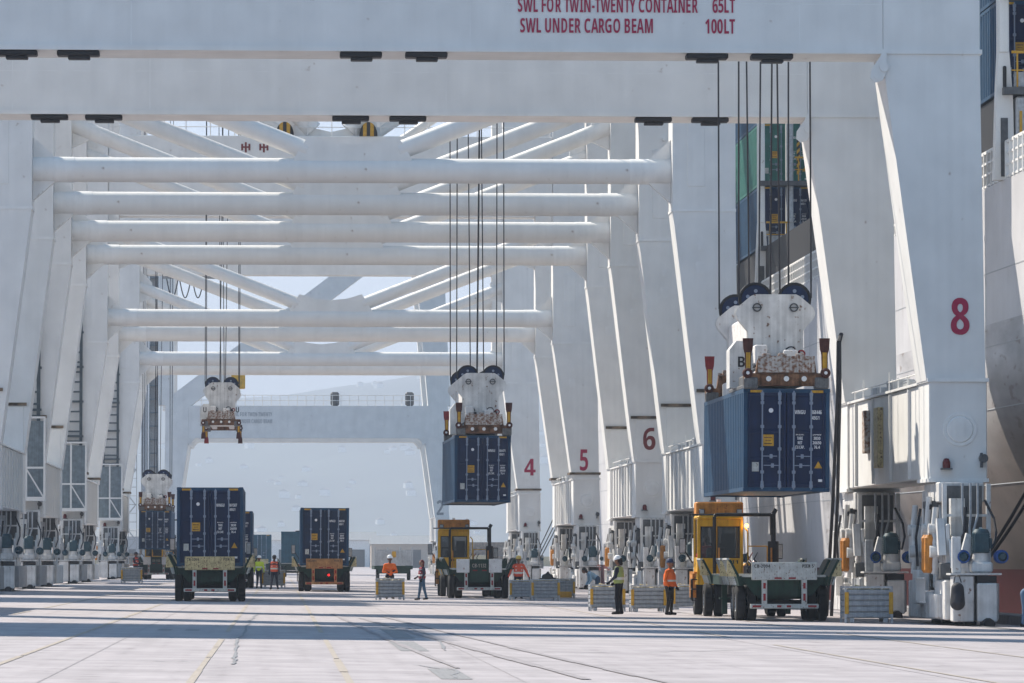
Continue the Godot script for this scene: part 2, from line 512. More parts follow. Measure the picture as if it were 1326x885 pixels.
func bogie(parent: Node3D, at: Vector3, turn: float) -> void:   # running gear under one leg; rail level is y 0, the near end is +z
	if bogie_src == null:
		bogie_src = make_bogie(parent)
	else:
		var o: Node3D = bogie_src.duplicate()
		o.name = "bogie"
		parent.add_child(o, true)
		o.position = at
		o.rotation.y = turn
		for c in o.get_children():   # no two sets of running gear are fitted out or worn alike; landside ones also get darker paint for their shade
			var k := String(c.name).rstrip("0123456789_")
			if k in ["hose", "wedge_plate", "upright_panel", "cabinet", "jointed_arm", "control_box", "rail_clamp", "brake_motor"] and rng.randf() < (0.5 if k == "rail_clamp" else 0.22):
				o.remove_child(c)
				c.free()
			elif k in ["brake_motor"] and (at.x < 0.0 or not String(parent.get_meta("label")).contains("a red 8")): c.material_override = M.teal
			elif k in ["upright_panel", "side_housing", "cabinet", "column_panel"]:
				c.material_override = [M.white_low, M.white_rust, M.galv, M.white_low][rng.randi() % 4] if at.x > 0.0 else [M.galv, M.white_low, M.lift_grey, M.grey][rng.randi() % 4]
		return
	bogie_src.position = at
	bogie_src.rotation.y = turn

func make_bogie(parent: Node3D) -> Node3D:
	var b := MB.new()
	b.cbox(-0.62, 0.62, 3.35, 3.9, -1.3, 1.7, 0.03)
	for s in [-1, 1]:
		b.prism([Vector2(-3.4, 1.55), Vector2(3.4, 1.55), Vector2(3.0, 2.3), Vector2(1.5, 2.75), Vector2(0.9, 3.4), Vector2(-0.9, 3.4), Vector2(-1.5, 2.75), Vector2(-3.0, 2.3)], Vector3(0.5 * s - 0.04, 0, 0), Vector3.BACK, Vector3.UP, Vector3(0.08, 0, 0))
	var o := put("bogie", b, M.white_low, parent)
	for z in [-3.1, -1.15, 1.15, 3.1]:
		b = MB.new()
		b.prism([Vector2(-0.8, 0.42), Vector2(0.8, 0.42), Vector2(0.8, 1.2), Vector2(0.35, 1.75), Vector2(-0.35, 1.75), Vector2(-0.8, 1.2)], Vector3(-0.42, 0, z), Vector3.BACK, Vector3.UP, Vector3(0.84, 0, 0))
		put("wheel_box", b, M.white_low, o)
		b = MB.new()
		b.tube(Vector3(-0.16, 0.36, z), Vector3(0.16, 0.36, z), 0.36, 0.36, 16)
		b.tube(Vector3(-0.30, 0.36, z), Vector3(0.30, 0.36, z), 0.14, 0.14, 10)
		put("wheel", b, M.steel, o)
	# end casing towards the traffic, with its buffer; a black block paints in the shade of its gap
	b = MB.new()
	b.cbox(0.02, 0.56, 0.12, 1.15, 3.8, 4.5, 0.03)
	b.cbox(-0.62, -0.06, 0.12, 1.35, 3.8, 4.4, 0.03)
	b.box(-0.7, 0.68, 1.37, 1.42, 3.6, 4.45)
	put("end_casing", b, M.white_low, o)
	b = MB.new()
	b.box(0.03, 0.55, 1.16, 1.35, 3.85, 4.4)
	put("gap_shade_block", b, M.black, o)
	b = MB.new()
	b.tube(Vector3(0.3, 0.05, 4.3), Vector3(0.3, 0.05, 4.75), 0.2, 0.16, 10)
	put("buffer", b, M.black, o)
	# gearbox with upright motor
	b = MB.new()
	b.cbox(-0.08, 0.48, 1.43, 1.72, 3.55, 4.25, 0.05)
	b.tube(Vector3(0.2, 1.7, 3.9), Vector3(0.2, 1.96, 3.9), 0.27, 0.21, 16)
	put("gearbox", b, M.white_low, o)
	b = MB.new()
	b.prism([Vector2(-0.42, 1.43), Vector2(-0.12, 1.43), Vector2(-0.02, 2.45), Vector2(-0.14, 2.5)], Vector3(0.0, 0, 3.35), Vector3.RIGHT, Vector3.UP, Vector3(0, 0, 0.25))
	put("torque_arm", b, M.white_low, o)
	b = MB.new()
	b.lathe([Vector2(0, 0), Vector2(0.235, 0), Vector2(0.235, 0.55), Vector2(0.18, 0.64), Vector2(0, 0.66)], Vector3(0.2, 1.96, 3.9), Vector3.UP, 16)
	for i in 8:
		b.lathe([Vector2(0.23, 0), Vector2(0.26, 0.005), Vector2(0.26, 0.02), Vector2(0.23, 0.025)], Vector3(0.2, 2.02 + i * 0.062, 3.9), Vector3.UP, 16)
	b.cbox(0.36, 0.50, 2.08, 2.36, 3.78, 4.0, 0.02)
	b.cbox(0.0, 0.4, 1.98, 2.5, 4.08, 4.16, 0.02)
	put("upright_motor", b, M.teal, o)
	for s in [-1, 1]:
		b = MB.new()
		var x := -0.30 if s < 0 else 0.74
		b.tube(Vector3(x, 1.86, 3.72), Vector3(x, 1.86, 4.2), 0.165, 0.165, 16)
		for i in 5:
			b.tube(Vector3(x, 1.86, 3.75 + i * 0.08), Vector3(x, 1.86, 3.77 + i * 0.08), 0.185, 0.185, 16)
		put("brake_motor", b, M.motor_blue, o)
		b = MB.new()
		b.tube(Vector3(x, 1.86, 4.202), Vector3(x, 1.86, 4.26), 0.13, 0.08, 14)
		put("fan_cover", b, M.teal, o)
	# low housings and upright panels along both sides
	for q in [[-0.74, -3.85, -2.2, 1.2], [-0.74, -2.12, -0.5, 1.05], [-0.78, -0.42, 1.5, 0.9], [-0.74, 1.58, 3.7, 1.22], [0.5, -3.85, 3.7, 1.15]]:
		b = MB.new()
		b.cbox(q[0], q[0] + 0.22, 0.16, q[3], q[1], q[2], 0.03)
		put("side_housing", b, M.white_low, o)
	for q in [[-0.62, -3.2, -2.3, 1.3, 3.0], [-0.6, -1.9, -0.7, 1.2, 3.7], [-0.58, 0.1, 0.6, 1.0, 3.6], [-0.6, 2.4, 2.9, 1.3, 2.75], [0.3, -2.6, -1.2, 1.3, 3.6]]:
		b = MB.new()
		b.cbox(q[0], q[0] + 0.12, q[3], q[4], q[1], q[2], 0.03)
		put("upright_panel", b, M.white_low, o)
	for q in [[-2.0, 3.3], [0.9, 3.5], [2.2, 3.2]]:   # jointed storm-pin arms on the inner side
		b = MB.new()
		var z: float = q[0]
		b.path([Vector3(-0.78, q[1], z), Vector3(-0.86, 2.6, z + 0.1), Vector3(-0.82, 2.0, z + 0.35), Vector3(-0.86, 1.4, z + 0.2)], 0.085, 10)
		for p in [Vector3(-0.9, 2.6, z + 0.1), Vector3(-0.9, 2.0, z + 0.35)]:
			b.tube(p - Vector3(0.1, 0, 0), p + Vector3(0.16, 0, 0), 0.16, 0.16, 12)
		put("jointed_arm", b, M.white_low, o)
	# front columns and pipes under the leg
	b = MB.new()
	for x in [-0.58, 0.62]:
		b = MB.new()
		b.box(x - 0.06, x + 0.06, 1.5, 3.85, 2.4, 2.52)
		put("column", b, M.white_low, o)
	b = MB.new()
	b.box(-0.52, 0.56, 2.95, 3.02, 2.42, 2.5)
	put("cross_bar", b, M.white_low, o)
	b = MB.new()
	b.box(-0.38, 0.0, 1.6, 3.45, 1.9, 2.3)
	put("column_panel", b, M.white_low, o)
	b = MB.new()
	b.cbox(-0.60, -0.36, 1.42, 2.4, 3.9, 4.1, 0.02)
	put("column_panel", b, M.white_low, o)
	b = MB.new()
	for x in [-0.12, 0.1, 0.3]:
		b = MB.new()
		b.path([Vector3(x, 3.85, 2.7), Vector3(x, 3.0, 2.7), Vector3(x * 0.6, 2.6, 2.75), Vector3(x * 0.6, 1.9, 2.9)], 0.04)
		put("pipe", b, M.galv, o)
	b = MB.new()
	b.path([Vector3(-0.05, 3.2, 2.78), Vector3(-0.1, 2.5, 2.9), Vector3(-0.3, 2.1, 3.1), Vector3(-0.35, 1.5, 3.1), Vector3(-0.2, 1.2, 3.0)], 0.045)
	put("hose", b, M.rope, o)
	b = MB.new()
	b.path([Vector3(0.5, 3.4, 2.6), Vector3(0.72, 2.9, 2.8), Vector3(0.74, 2.5, 3.1), Vector3(0.62, 2.1, 3.3)], 0.035)
	put("hose", b, M.rope, o)
	b = MB.new()
	b.path([Vector3(-0.75, 3.3, 1.0), Vector3(-0.95, 2.6, 0.9), Vector3(-0.9, 1.9, 0.7), Vector3(-0.7, 1.5, 0.6)], 0.04)
	put("hose", b, M.rope, o)
	b = MB.new()
	b.path([Vector3(-0.72, 3.2, -1.4), Vector3(-0.86, 2.4, -1.3), Vector3(-0.8, 1.6, -1.4)], 0.04)
	put("hose", b, M.rope, o)
	b = MB.new()
	b.path([Vector3(-0.66, 2.9, 2.2), Vector3(-0.84, 2.4, 2.3), Vector3(-0.86, 2.0, 2.2), Vector3(-0.7, 1.7, 2.1)], 0.03)
	put("hose", b, M.rope, o)
	# gear on the inner side, facing the lanes
	for z in [1.3, 1.85]:
		b = MB.new()
		b.lathe([Vector2(0, 0), Vector2(0.09, 0.0), Vector2(0.145, 0.08), Vector2(0.145, 0.95), Vector2(0.09, 1.04), Vector2(0, 1.04)], Vector3(-0.98, 1.42, z + 0.5), Vector3.UP, 12)
		put("rail_clamp", b, M.orange, o)
	b = MB.new()
	b.cbox(-0.95, -0.6, 0.55, 1.5, -1.4, -0.3, 0.03)
	put("cabinet", b, M.white_low, o)
	b = MB.new()
	b.cbox(-0.92, -0.6, 1.7, 2.7, -2.4, -1.7, 0.03)
	put("cabinet", b, M.white_low, o)
	b = MB.new()
	b.prism([Vector2(-0.4, 2.0), Vector2(0.3, 2.0), Vector2(0.3, 3.2), Vector2(0.0, 3.2)], Vector3(-0.62, 0, -0.6), Vector3.BACK, Vector3.UP, Vector3(-0.16, 0, 0))
	put("wedge_plate", b, M.white_low, o)
	b = MB.new()
	b.prism([Vector2(-0.3, 1.9), Vector2(0.5, 1.9), Vector2(0.1, 2.9), Vector2(-0.1, 2.9)], Vector3(-0.62, 0, 2.6), Vector3.BACK, Vector3.UP, Vector3(-0.2, 0, 0))
	put("wedge_plate", b, M.white_low, o)
	b = MB.new()
	b.cbox(-0.9, -0.58, 0.2, 0.85, 1.6, 3.0, 0.03)
	put("cabinet", b, M.white_low, o)
	b = MB.new()
	for i in 9:
		b.box(-1.02, -0.99, 0.62, 1.28, -0.2 + i * 0.22, -0.17 + i * 0.22)
	b.box(-1.03, -0.98, 1.25, 1.3, -0.25, 1.65)
	b.box(-1.03, -0.98, 0.6, 0.65, -0.25, 1.65)
	b.box(-1.03, -0.6, 0.9, 0.95, 1.6, 1.66)
	put("guard_rail", b, M.white_low, o)
	b = MB.new()
	b.cbox(-0.80, -0.5, 1.25, 1.7, 2.95, 3.25, 0.03)
	put("control_box", b, M.grey_dark, o)
	b = MB.new()
	b.box(-0.84, -0.62, 2.1, 3.2, 0.2, 0.5)
	put("cable_chute", b, M.grey_dark, o)
	b = MB.new()
	b.box(-0.7, -0.5, 2.6, 3.4, -1.0, 1.0)
	put("brake_housing", b, M.grey_dark, o)
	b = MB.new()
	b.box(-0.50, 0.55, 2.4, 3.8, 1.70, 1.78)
	put("shade_plate", b, M.grey_dark, o)  # dark sheet that paints in the shade behind the columns
	return o

func leg_prism(b: MB, right: bool, base_y: float, knee: float, top: float, z0: float, dep: float) -> void:
	if right:
		b.prism([Vector2(17.78, base_y), Vector2(19.42, base_y), Vector2(19.30, knee), Vector2(19.30, top), Vector2(16.62, top), Vector2(16.62, knee)], Vector3(0, 0, z0), Vector3.RIGHT, Vector3.UP, Vector3(0, 0, -dep))
	else:
		b.prism([Vector2(-11.75, base_y), Vector2(-13.35, base_y), Vector2(-13.15, knee), Vector2(-13.15, top), Vector2(-10.48, top), Vector2(-10.48, knee)], Vector3(0, 0, z0), Vector3.RIGHT, Vector3.UP, Vector3(0, 0, -dep))

func crane(zf: float, zr: float, kind: String, number: String, label: String, o: Dictionary) -> Node3D:
	var zc := (zf + zr) / 2.0
	var root := thing("gantry_crane", label, "crane", Vector3(3.0, 0, -zc), 0.0, "white gantry cranes in a row along the quay")
	var of := Vector3(-3.0, 0, zc)
	var mb := func() -> MB:
		var q := MB.new()
		q.off = of
		return q
	var b: MB
	var knee: float = o.get("knee", 16.5)
	var band: float = o.get("band", 6.65)
	var top := 43.0
	var D := 2.1
	for right in [true, false]:
		var xi := 17.85 if right else -11.80
		var xo := 19.45 if right else -13.38
		var lo := minf(xi, xo); var hi := maxf(xi, xo)
		for z in [-zf, -zr]:
			var front: bool = z == -zf
			var g := gy((xi + xo) / 2.0)
			b = mb.call()
			if kind == "box":
				leg_prism(b, right, 6.6, 15.3, 19.4, z, D)
				if o.has("upper"):
					if right: b.prism([Vector2(17.0, 19.4), Vector2(19.6, 19.4), Vector2(18.6, 40.0), Vector2(15.2, 40.0)], Vector3(0, 0, z), Vector3.RIGHT, Vector3.UP, Vector3(0, 0, -D))
					else: b.prism([Vector2(-12.2, 19.4), Vector2(-13.9, 19.4), Vector2(-13.9, 40.0), Vector2(-12.2, 40.0)], Vector3(0, 0, z), Vector3.RIGHT, Vector3.UP, Vector3(0, 0, -D))
				else: b.box(minf(16.62, 19.3) if right else -13.15, 19.3 if right else -10.48, 19.4, top, z - D, z)
			else:
				leg_prism(b, right, 6.6, knee, top, z, D)
			var leg := put("leg", b, M.white, root)
			if kind != "box":   # knee seam, hatch outline and lifting pads on the front plate
				b = mb.call()
				var a := 16.60 if right else -13.17
				b.box(a, a + 2.72, knee - 0.06, knee + 0.06, z - D - 0.03, z + 0.03)
				put("seam", b, M.pale_panel, leg)
				b = mb.call()
				var hx := (17.25 if right else -12.2)
				b.cbox(hx, hx + 0.75, knee + 1.0, knee + 4.2, z - 0.02, z + 0.022, 0.02)
				put("hatch", b, M.white, leg)
				b = mb.call()
				var px := (17.6 if right else -12.4)
				b.box(px, px + 0.35, knee - 2.7, knee - 2.2, z - 0.02, z + 0.02)
				put("pad", b, M.pale_panel, leg)
				b = mb.call()
				b.box(px + 0.1, px + 0.3, knee - 1.7, knee - 1.4, z - 0.02, z + 0.03)
				put("pad", b, M.pale_panel, leg)
				b = mb.call()
				b.tube(Vector3(px + 0.2, knee + 4.7, z - 0.1), Vector3(px + 0.2, knee + 4.7, z + 0.2), 0.1, 0.1, 8)
				put("lifting_stub", b, M.pale_panel, leg)
				b = mb.call()
				var fx := (17.62 if right else -13.55)
				b.box(fx, fx + 1.9, band - 0.09, band + 0.05, z - D - 0.08, z + 0.08)
				put("flange", b, M.rust_band, leg)
			# base box of the leg over the running gear
			b = mb.call()
			b.cbox(lo, hi, 3.85 , 6.60, z - D - 0.1, z + 0.05, 0.03)
			if kind != "box" and band > 7.5:
				b.cbox(lo + 0.03, hi + 0.02, 6.62, band - 0.1, z - D, z + 0.03, 0.02)
			var base := put("leg_base", b, M.white, root)
			b = mb.call()
			b.box(lo - 0.05, hi + 0.05, 6.56, 6.66, z - D - 0.15, z + 0.10)
			put("flange", b, M.pale_panel, base)
			b = mb.call()
			b.box(lo - 0.04, hi + 0.04, 3.80, 3.9, z - D - 0.15, z + 0.09)
			put("flange", b, M.pale_panel, base)
			b = mb.call()
			var cx := (lo + hi) / 2.0 + (0.05 if right else 0.0)
			b.lathe([Vector2(0.47, 0.03), Vector2(0.46, 0.08), Vector2(0.39, 0.08), Vector2(0.375, 0.065), Vector2(0.36, 0.08), Vector2(0.34, 0.10), Vector2(0, 0.10), Vector2(0, 0.03)], Vector3(cx, 5.25, z), Vector3.BACK, 28)
			b.box(cx - 0.12, cx + 0.12, 5.05, 5.45, z + 0.098, z + 0.12)
			put("manhole_cover", b, M.pale_panel, base)
			b = mb.call()
			b.box(cx - 0.55, cx - 0.25, 4.14, 4.18, z + 0.05, z + 0.35)
			put("lamp_bracket", b, M.grey_dark, base)
			b = mb.call()
			b.box(cx + 0.55, cx + 0.60, 4.2, 4.6, z + 0.05, z + 0.25)
			b.tube(Vector3(cx + 0.62, 4.45, z + 0.1), Vector3(cx + 0.62, 4.45, z + 0.35), 0.12, 0.12, 10)
			put("horn", b, M.grey_dark, base)
			b = mb.call()
			b.lathe([Vector2(0, 0), Vector2(0.11, 0), Vector2(0.11, 0.16), Vector2(0.07, 0.26), Vector2(0, 0.28)], Vector3(cx - 0.4, 4.18, z + 0.2), Vector3.UP, 12)
			put("warning_lamp", b, M.lens_dark, base)
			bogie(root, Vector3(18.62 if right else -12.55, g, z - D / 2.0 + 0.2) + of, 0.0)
		# sill beam between the two legs of this side, with stiffeners on the inner face
		b = mb.call()
		var s0 := -zf - D - 0.12; var s1 := -zr + 0.07
		b.cbox(lo + 0.06, hi - 0.06, 3.9, 6.55, s1, s0, 0.03)
		var sill := put("sill_beam", b, M.white, root)
		b = mb.call()
		b.box(lo - 0.02, hi + 0.02, 6.552, 6.62, s1 + 0.02, s0 - 0.02)
		put("flange", b, M.pale_panel, sill)
		var nrib := 4 if kind == "box" else 8
		for i in nrib:
			var zz := lerpf(s0, s1, (i + 0.5) / nrib)
			b = mb.call()
			var xa := xi - (0.03 if right else -0.03)
			b.box(minf(xa, xi + (0.06 if right else -0.06)), maxf(xa, xi + (0.06 if right else -0.06)), 3.95, 6.5, zz - 0.07, zz + 0.07)
			put("stiffener", b, M.white, sill)
		b = mb.call()
		for i in 3:
			var zz := lerpf(s0, s1, 0.25 + 0.22 * i)
			b.cbox(lo + 0.2, lo + 0.9, 6.62, 6.62 + rng.randf_range(0.12, 0.4), zz - 0.7, zz + 0.5, 0.03)
		put("equipment_box", b, M.galv, sill)
		b = mb.call()
		var rx := lo + 0.12
		for i in 8:
			var zz := lerpf(s0, s1, (i + 0.5) / 8.0)
			b.tube(Vector3(rx, 6.6, zz), Vector3(rx, 6.95 + (0.25 if i % 3 == 0 else 0.0), zz), 0.025, 0.025, 6)
		b.tube(Vector3(rx, 6.9, s0), Vector3(rx, 6.9, s1), 0.02, 0.02, 6)
		put("handrail", b, M.white, sill)
	# number on the front of the waterside leg
	var nm: Dictionary = o.get("digit", {})
	if nm.has("plate"):
		b = mb.call()
		b.box(nm.x - 0.62, nm.x + 0.55, nm.y - 0.9, nm.y + 0.9, -zf, -zf + 0.012)
		put("number_plate", b, M.pale_panel, root)
	if number != "":
		words("leg_number", number, Vector3(nm.x, nm.y, -zf + nm.get("lift", 0.02)) + of, nm.w, nm.h, M[nm.get("mat", "red_print")], root, true)
	# portal
	if kind == "box":
		for z in [-zf, -zr]:
			b = mb.call()
			b.box(-10.47, 16.61, 15.75, 19.38, z - D + 0.02, z - 0.012)
			for s in ([[-10.47, -1.0], [16.61, 1.0]] if o.has("upper") else []):   # haunches in the corners
				b.prism([Vector2(0, 0), Vector2(-0.9 * s[1], 0), Vector2(0, -0.9)], Vector3(s[0], 15.745, z - 0.03), Vector3.RIGHT, Vector3.UP, Vector3(0, 0, -D + 0.06))
			var beam := put("portal_beam", b, M.white, root)
			for x in [-8.4, -4.1, 0.6, 5.2, 9.9, 14.3]:
				b = mb.call()
				b.box(x - 0.012, x + 0.012, 15.76, 19.37, z - 0.02, z - 0.008)
				put("weld_seam", b, M.pale_panel, beam)
			b = mb.call()
			b.box(-10.4, 16.6, 16.98, 17.0, z - 0.02, z - 0.008)
			put("weld_seam", b, M.pale_panel, beam)
			b = mb.call()
			b.box(-13.2, 19.36, 15.62, 15.75, z - D - 0.06, z + 0.05)
			put("bottom_flange", b, M.white, beam)
			for s in [[16.55, 1.0], [-10.4, -1.0]]:
				b = mb.call()
				b.prism([Vector2(0.0, 0.0), Vector2(-0.05, -0.1), Vector2(-0.28, -0.42), Vector2(-0.30, -0.66), Vector2(-0.16, -0.78), Vector2(0.04, -0.72), Vector2(0.14, -0.5), Vector2(0.16, 0.1)], Vector3(s[0], 15.6, z + 0.02), Vector3.RIGHT * s[1], Vector3.UP, Vector3(0, 0, 0.06))
				b.tube(Vector3(s[0] + 0.08 * s[1], 15.25, z + 0.02), Vector3(s[0] + 0.08 * s[1], 15.25, z + 0.12), 0.13, 0.13, 14)
				b.tube(Vector3(s[0] - 0.1 * s[1], 14.98, z + 0.02), Vector3(s[0] - 0.1 * s[1], 14.98, z + 0.11), 0.08, 0.08, 12)
				put("lifting_lug", b, M.white, beam)
			var lx: Array = [-7.25, -5.55, 2.2, 4.0, 11.75, 13.55]
			if not o.has("upper"):
				for x in lx:
					b = mb.call()
					b.cbox(x - 0.58, x + 0.58, 15.47, 15.62, z - 0.55, z - 0.02, 0.03)
					b.cbox(x - 0.28, x + 0.32, 15.38, 15.47, z - 0.5, z - 0.1, 0.02)
					put("floodlight", b, M.black, beam)
		if o.has("upper"):
			b = mb.call()   # the broad raking brace over the portal
			b.bar(Vector3(-12.6, 19.0, -zf - 1.0), Vector3(19.0, 43.0, -zf - 1.0), 1.9, 2.3)
			put("raking_brace", b, M.white, root)
			b = mb.call()
			for i in 27:
				var x := -10.0 + i
				b.tube(Vector3(x, 19.38, -zf - 0.2), Vector3(x, 20.6, -zf - 0.2), 0.035, 0.035, 5)
			for y in [20.0, 20.6]:
				b.tube(Vector3(-10, y, -zf - 0.2), Vector3(16.6, y, -zf - 0.2), 0.035, 0.035, 5)
			put("handrail", b, M.white, root)
			for x in [6.3, 14.9]:
				b = mb.call()
				b.cbox(x - 0.5, x + 0.5, 19.38, 21.0, -zf - 1.2, -zf - 0.5, 0.2)
				put("sheave_guard", b, M.grey_dark, root)
			b = mb.call()
			b.box(-15.0, -14.0, 0.5, 40, -zf - 0.9, -zf - 0.7)
			put("shaft_back", b, M.galv, root)
			b = mb.call()   # lift shaft and stair tower on the landside leg
			for i in 24:
				b.box(-15.0, -14.0, 3.0 + i * 1.55, 3.12 + i * 1.55, -zf - 0.6, -zf + 0.2)
			for x in [-14.95, -14.0]:
				b.box(x - 0.06, x + 0.06, 0.5, 40, -zf, -zf + 0.15)
			put("lift_mast", b, M.lift_grey, root)
			b = mb.call()
			b.box(-15.9, -15.1, 0.5, 40, -zf - 0.8, -zf)
			put("cable_duct", b, M.galv, root)
			b = mb.call()
			for i in 20:
				var y := 2.0 + i * 2.0
				b.box(-18.2, -16.4, y, y + 0.07, -zf - 1.4, -zf)
				b.bar(Vector3(-18.1 if i % 2 == 0 else -16.5, y, -zf - 0.2), Vector3(-16.5 if i % 2 == 0 else -18.1, y + 2.0, -zf - 0.2), 0.5, 0.12)
				b.box(-18.25, -16.35, y + 1.0, y + 1.05, -zf - 0.05, -zf)
			for x in [-18.2, -17.3, -16.4]:
				b.box(x - 0.04, x + 0.04, 0.5, 42, -zf - 0.05, -zf + 0.03)
			put("stair_tower", b, M.galv, root)
			b = mb.call()
			b.cbox(-5.6, -4.0, 21.3, 23.0, -zf - 0.4, -zf + 0.8, 0.1)
			b.box(-5.4, -5.2, 19.38, 21.3, -zf - 0.4, -zf)
			put("hoist_box", b, M.yellow, root)
			b = mb.call()
			var arc := []
			for i in 9: arc.append(Vector3(-5.4 + 1.7 * sin(PI * i / 8.0) * 0.9, 23.0 + 1.0 * (1.0 - cos(PI * i / 8.0)) * 0.5, -zf + 0.3))
			b.path(arc, 0.22, 8)
			put("cable_guide", b, M.grey_dark, root)
	else:
		var ty: float = o.tube_y
		var by: float = o.beam_y
		for z in [-zf, -zr]:
			var zt: float = z - D / 2.0
			b = mb.call()
			b.tube(Vector3(-10.5, ty, zt), Vector3(16.64, ty, zt), 0.53, 0.53, 36, false)
			var tie := put("tie_tube", b, M.white, root)
			for s in [[-10.47, 1.0], [16.61, -1.0]]:
				b = mb.call()
				b.tube(Vector3(s[0], ty, zt), Vector3(s[0] + s[1] * 1.75, ty, zt), 0.545, 0.545, 36)
				put("sleeve", b, M.pale_panel, tie)
				b = mb.call()
				b.prism([Vector2(0, 1.35), Vector2(0, -1.35), Vector2(0.95, -0.5), Vector2(0.95, 0.5)], Vector3(s[0], ty, zt + 0.2), Vector3.RIGHT * s[1], Vector3.UP, Vector3(0, 0, -0.4))
				put("end_gusset", b, M.white, tie)
			b = mb.call()
			var xm := 3.07
			b.prism([Vector2(-2.5, 0.3), Vector2(2.5, 0.3), Vector2(2.5, 0.5), Vector2(1.9, 1.45), Vector2(1.0, 1.18), Vector2(0.0, 1.08), Vector2(-1.0, 1.18), Vector2(-1.9, 1.45), Vector2(-2.5, 0.5)], Vector3(xm, ty, zt + 0.36), Vector3.RIGHT, Vector3.UP, Vector3(0, 0, -0.72))
			put("centre_gusset", b, M.white, tie)
			for s in [-1.0, 1.0]:
				var foot := Vector3(xm + 1.95 * s, ty + 0.85, zt)
				var head := Vector3(16.7 if s > 0 else -10.55, ty + 5.4, zt)
				b = mb.call()
				b.tube(foot, head, 0.40, 0.40, 28)
				var br := put("raking_tube", b, M.white, root)
				b = mb.call()
				var dd := (head - foot).normalized()
				b.tube(head - dd * 1.9, head, 0.415, 0.415, 28)
				b.prism([Vector2(0, 1.2), Vector2(0, -1.2), Vector2(0.9, -0.8), Vector2(0.9, 0.3)], Vector3(16.61 if s > 0 else -10.47, ty + 5.4, zt + 0.15), Vector3.RIGHT * -s, Vector3.UP, Vector3(0, 0, -0.3))
				put("sleeve", b, M.pale_panel, br)
			b = mb.call()
			b.cbox(-10.46, 16.60, by, by + 3.5, z - D + 0.15, z - 0.15, 0.03)
			var beam := put("portal_beam", b, M.white, root)
			b = mb.call()
			for i in 19:
				b.tube(Vector3(-10.2 + i * 1.48, by + 3.5, z - 0.3), Vector3(-10.2 + i * 1.48, by + 4.65, z - 0.3), 0.03, 0.03, 5)
			for y in [by + 4.05, by + 4.62]:
				b.tube(Vector3(-10.4, y, z - 0.3), Vector3(16.55, y, z - 0.3), 0.028, 0.028, 5)
			put("handrail", b, M.white, beam)
			if o.has("crown"):   # second level of bracing over the beam
				b = mb.call()
				b.prism([Vector2(-3.0, 0), Vector2(3.0, 0), Vector2(2.6, 1.5), Vector2(1.9, 1.5), Vector2(0.9, 0.5), Vector2(0, 0.3), Vector2(-0.9, 0.5), Vector2(-1.9, 1.5), Vector2(-2.6, 1.5)], Vector3(xm, by + 3.5, zt + 0.3), Vector3.RIGHT, Vector3.UP, Vector3(0, 0, -0.6))
				for s in [-1.0, 1.0]:
					b.tube(Vector3(xm + 1.1 * s, by + 3.9, zt), Vector3(xm + 7.5 * s, by + 10.5, zt), 0.62, 0.62, 24)
					b.tube(Vector3(xm + 2.6 * s, by + 3.6, zt - 0.8), Vector3(xm + 10.5 * s, by + 9.0, zt - 0.8), 0.3, 0.3, 16)
				put("upper_brace", b, M.white, root)
		if o.has("crown"):
			for x in [0.25, 5.35]:
				var body := MB.new()
				body.off = of
				for i in 5:
					var w := []
					var x0 := -0.55 + i * 0.22
					for k in 5:
						var xx: float = x0 + 0.22 * k / 4.0
						w.append(Vector2(xx, sqrt(maxf(0.0, 0.31 - xx * xx)) * 1.5 + 0.02))
					w.append(Vector2(x0 + 0.22, 0)); w.append(Vector2(x0, 0))
					w.reverse()
					body = mb.call()
					body.prism(w, Vector3(x, by + 3.5, -zf - 0.1), Vector3.RIGHT, Vector3.UP, Vector3(0, 0, -0.3))
					put("sheave_guard_stripe", body, M.black if i % 2 == 0 else M.yellow_clean, root)
			for x in [-2.1, -1.0]:
				b = mb.call()
				for k in 3:
					b.box(x - 0.3 + k * 0.22, x - 0.18 + k * 0.22, by + 2.6 - 0.12 * (k % 2), by + 3.0 + 0.1 * (k % 2), -zf - 0.15, -zf - 0.13)
				b.box(x - 0.28, x + 0.24, by + 2.75, by + 2.85, -zf - 0.15, -zf - 0.125)
				put("red_mark", b, M.red_print_worn, root)
	if o.has("festoon"):
		for k in 3:
			b = mb.call()
			var p := []
			for i in 11:
				var t := i / 10.0
				p.append(Vector3(-8.9 + k * 1.0 + t * 0.9, 23.7 - 1.5 * sin(PI * t), -zr - 0.4))
			b.path(p, 0.05, 6)
			put("festoon_cable", b, M.rope, root)
		b = mb.call()
		b.box(-9.2, -4.5, 23.7, 23.9, -zr - 0.5, -zr - 0.3)
		put("festoon_track", b, M.grey, root)
	# boom girders, machinery house and walkways high over the portal
	for s in [-1.0, 1.0]:
		b = mb.call()
		b.box(-60.0, 74.0, 43.0, 45.4, -zc - 4.4 * s - 0.7, -zc - 4.4 * s + 0.7)
		var gd := put("boom_girder", b, M.white, root)
		b = mb.call()
		for k in 3:
			b.box(-60, 74, 43.4 + k * 0.55, 43.46 + k * 0.55, -zc - (6.4 + 0.3 * k) * s - 0.07, -zc - (6.4 + 0.3 * k) * s + 0.07)
		b.box(-60, 74, 43.3, 43.36, -zc - 5.3 * s - 0.12, -zc - 5.3 * s + 0.12)
		put("walkway_rail", b, M.galv, gd)
	b = mb.call()
	b.cbox(-58.0, o.get("house_x", -33.0), 45.5, 52.0, -zc - 7.5, -zc + 7.5, 0.1)
	put("machinery_house", b, M.white, root)
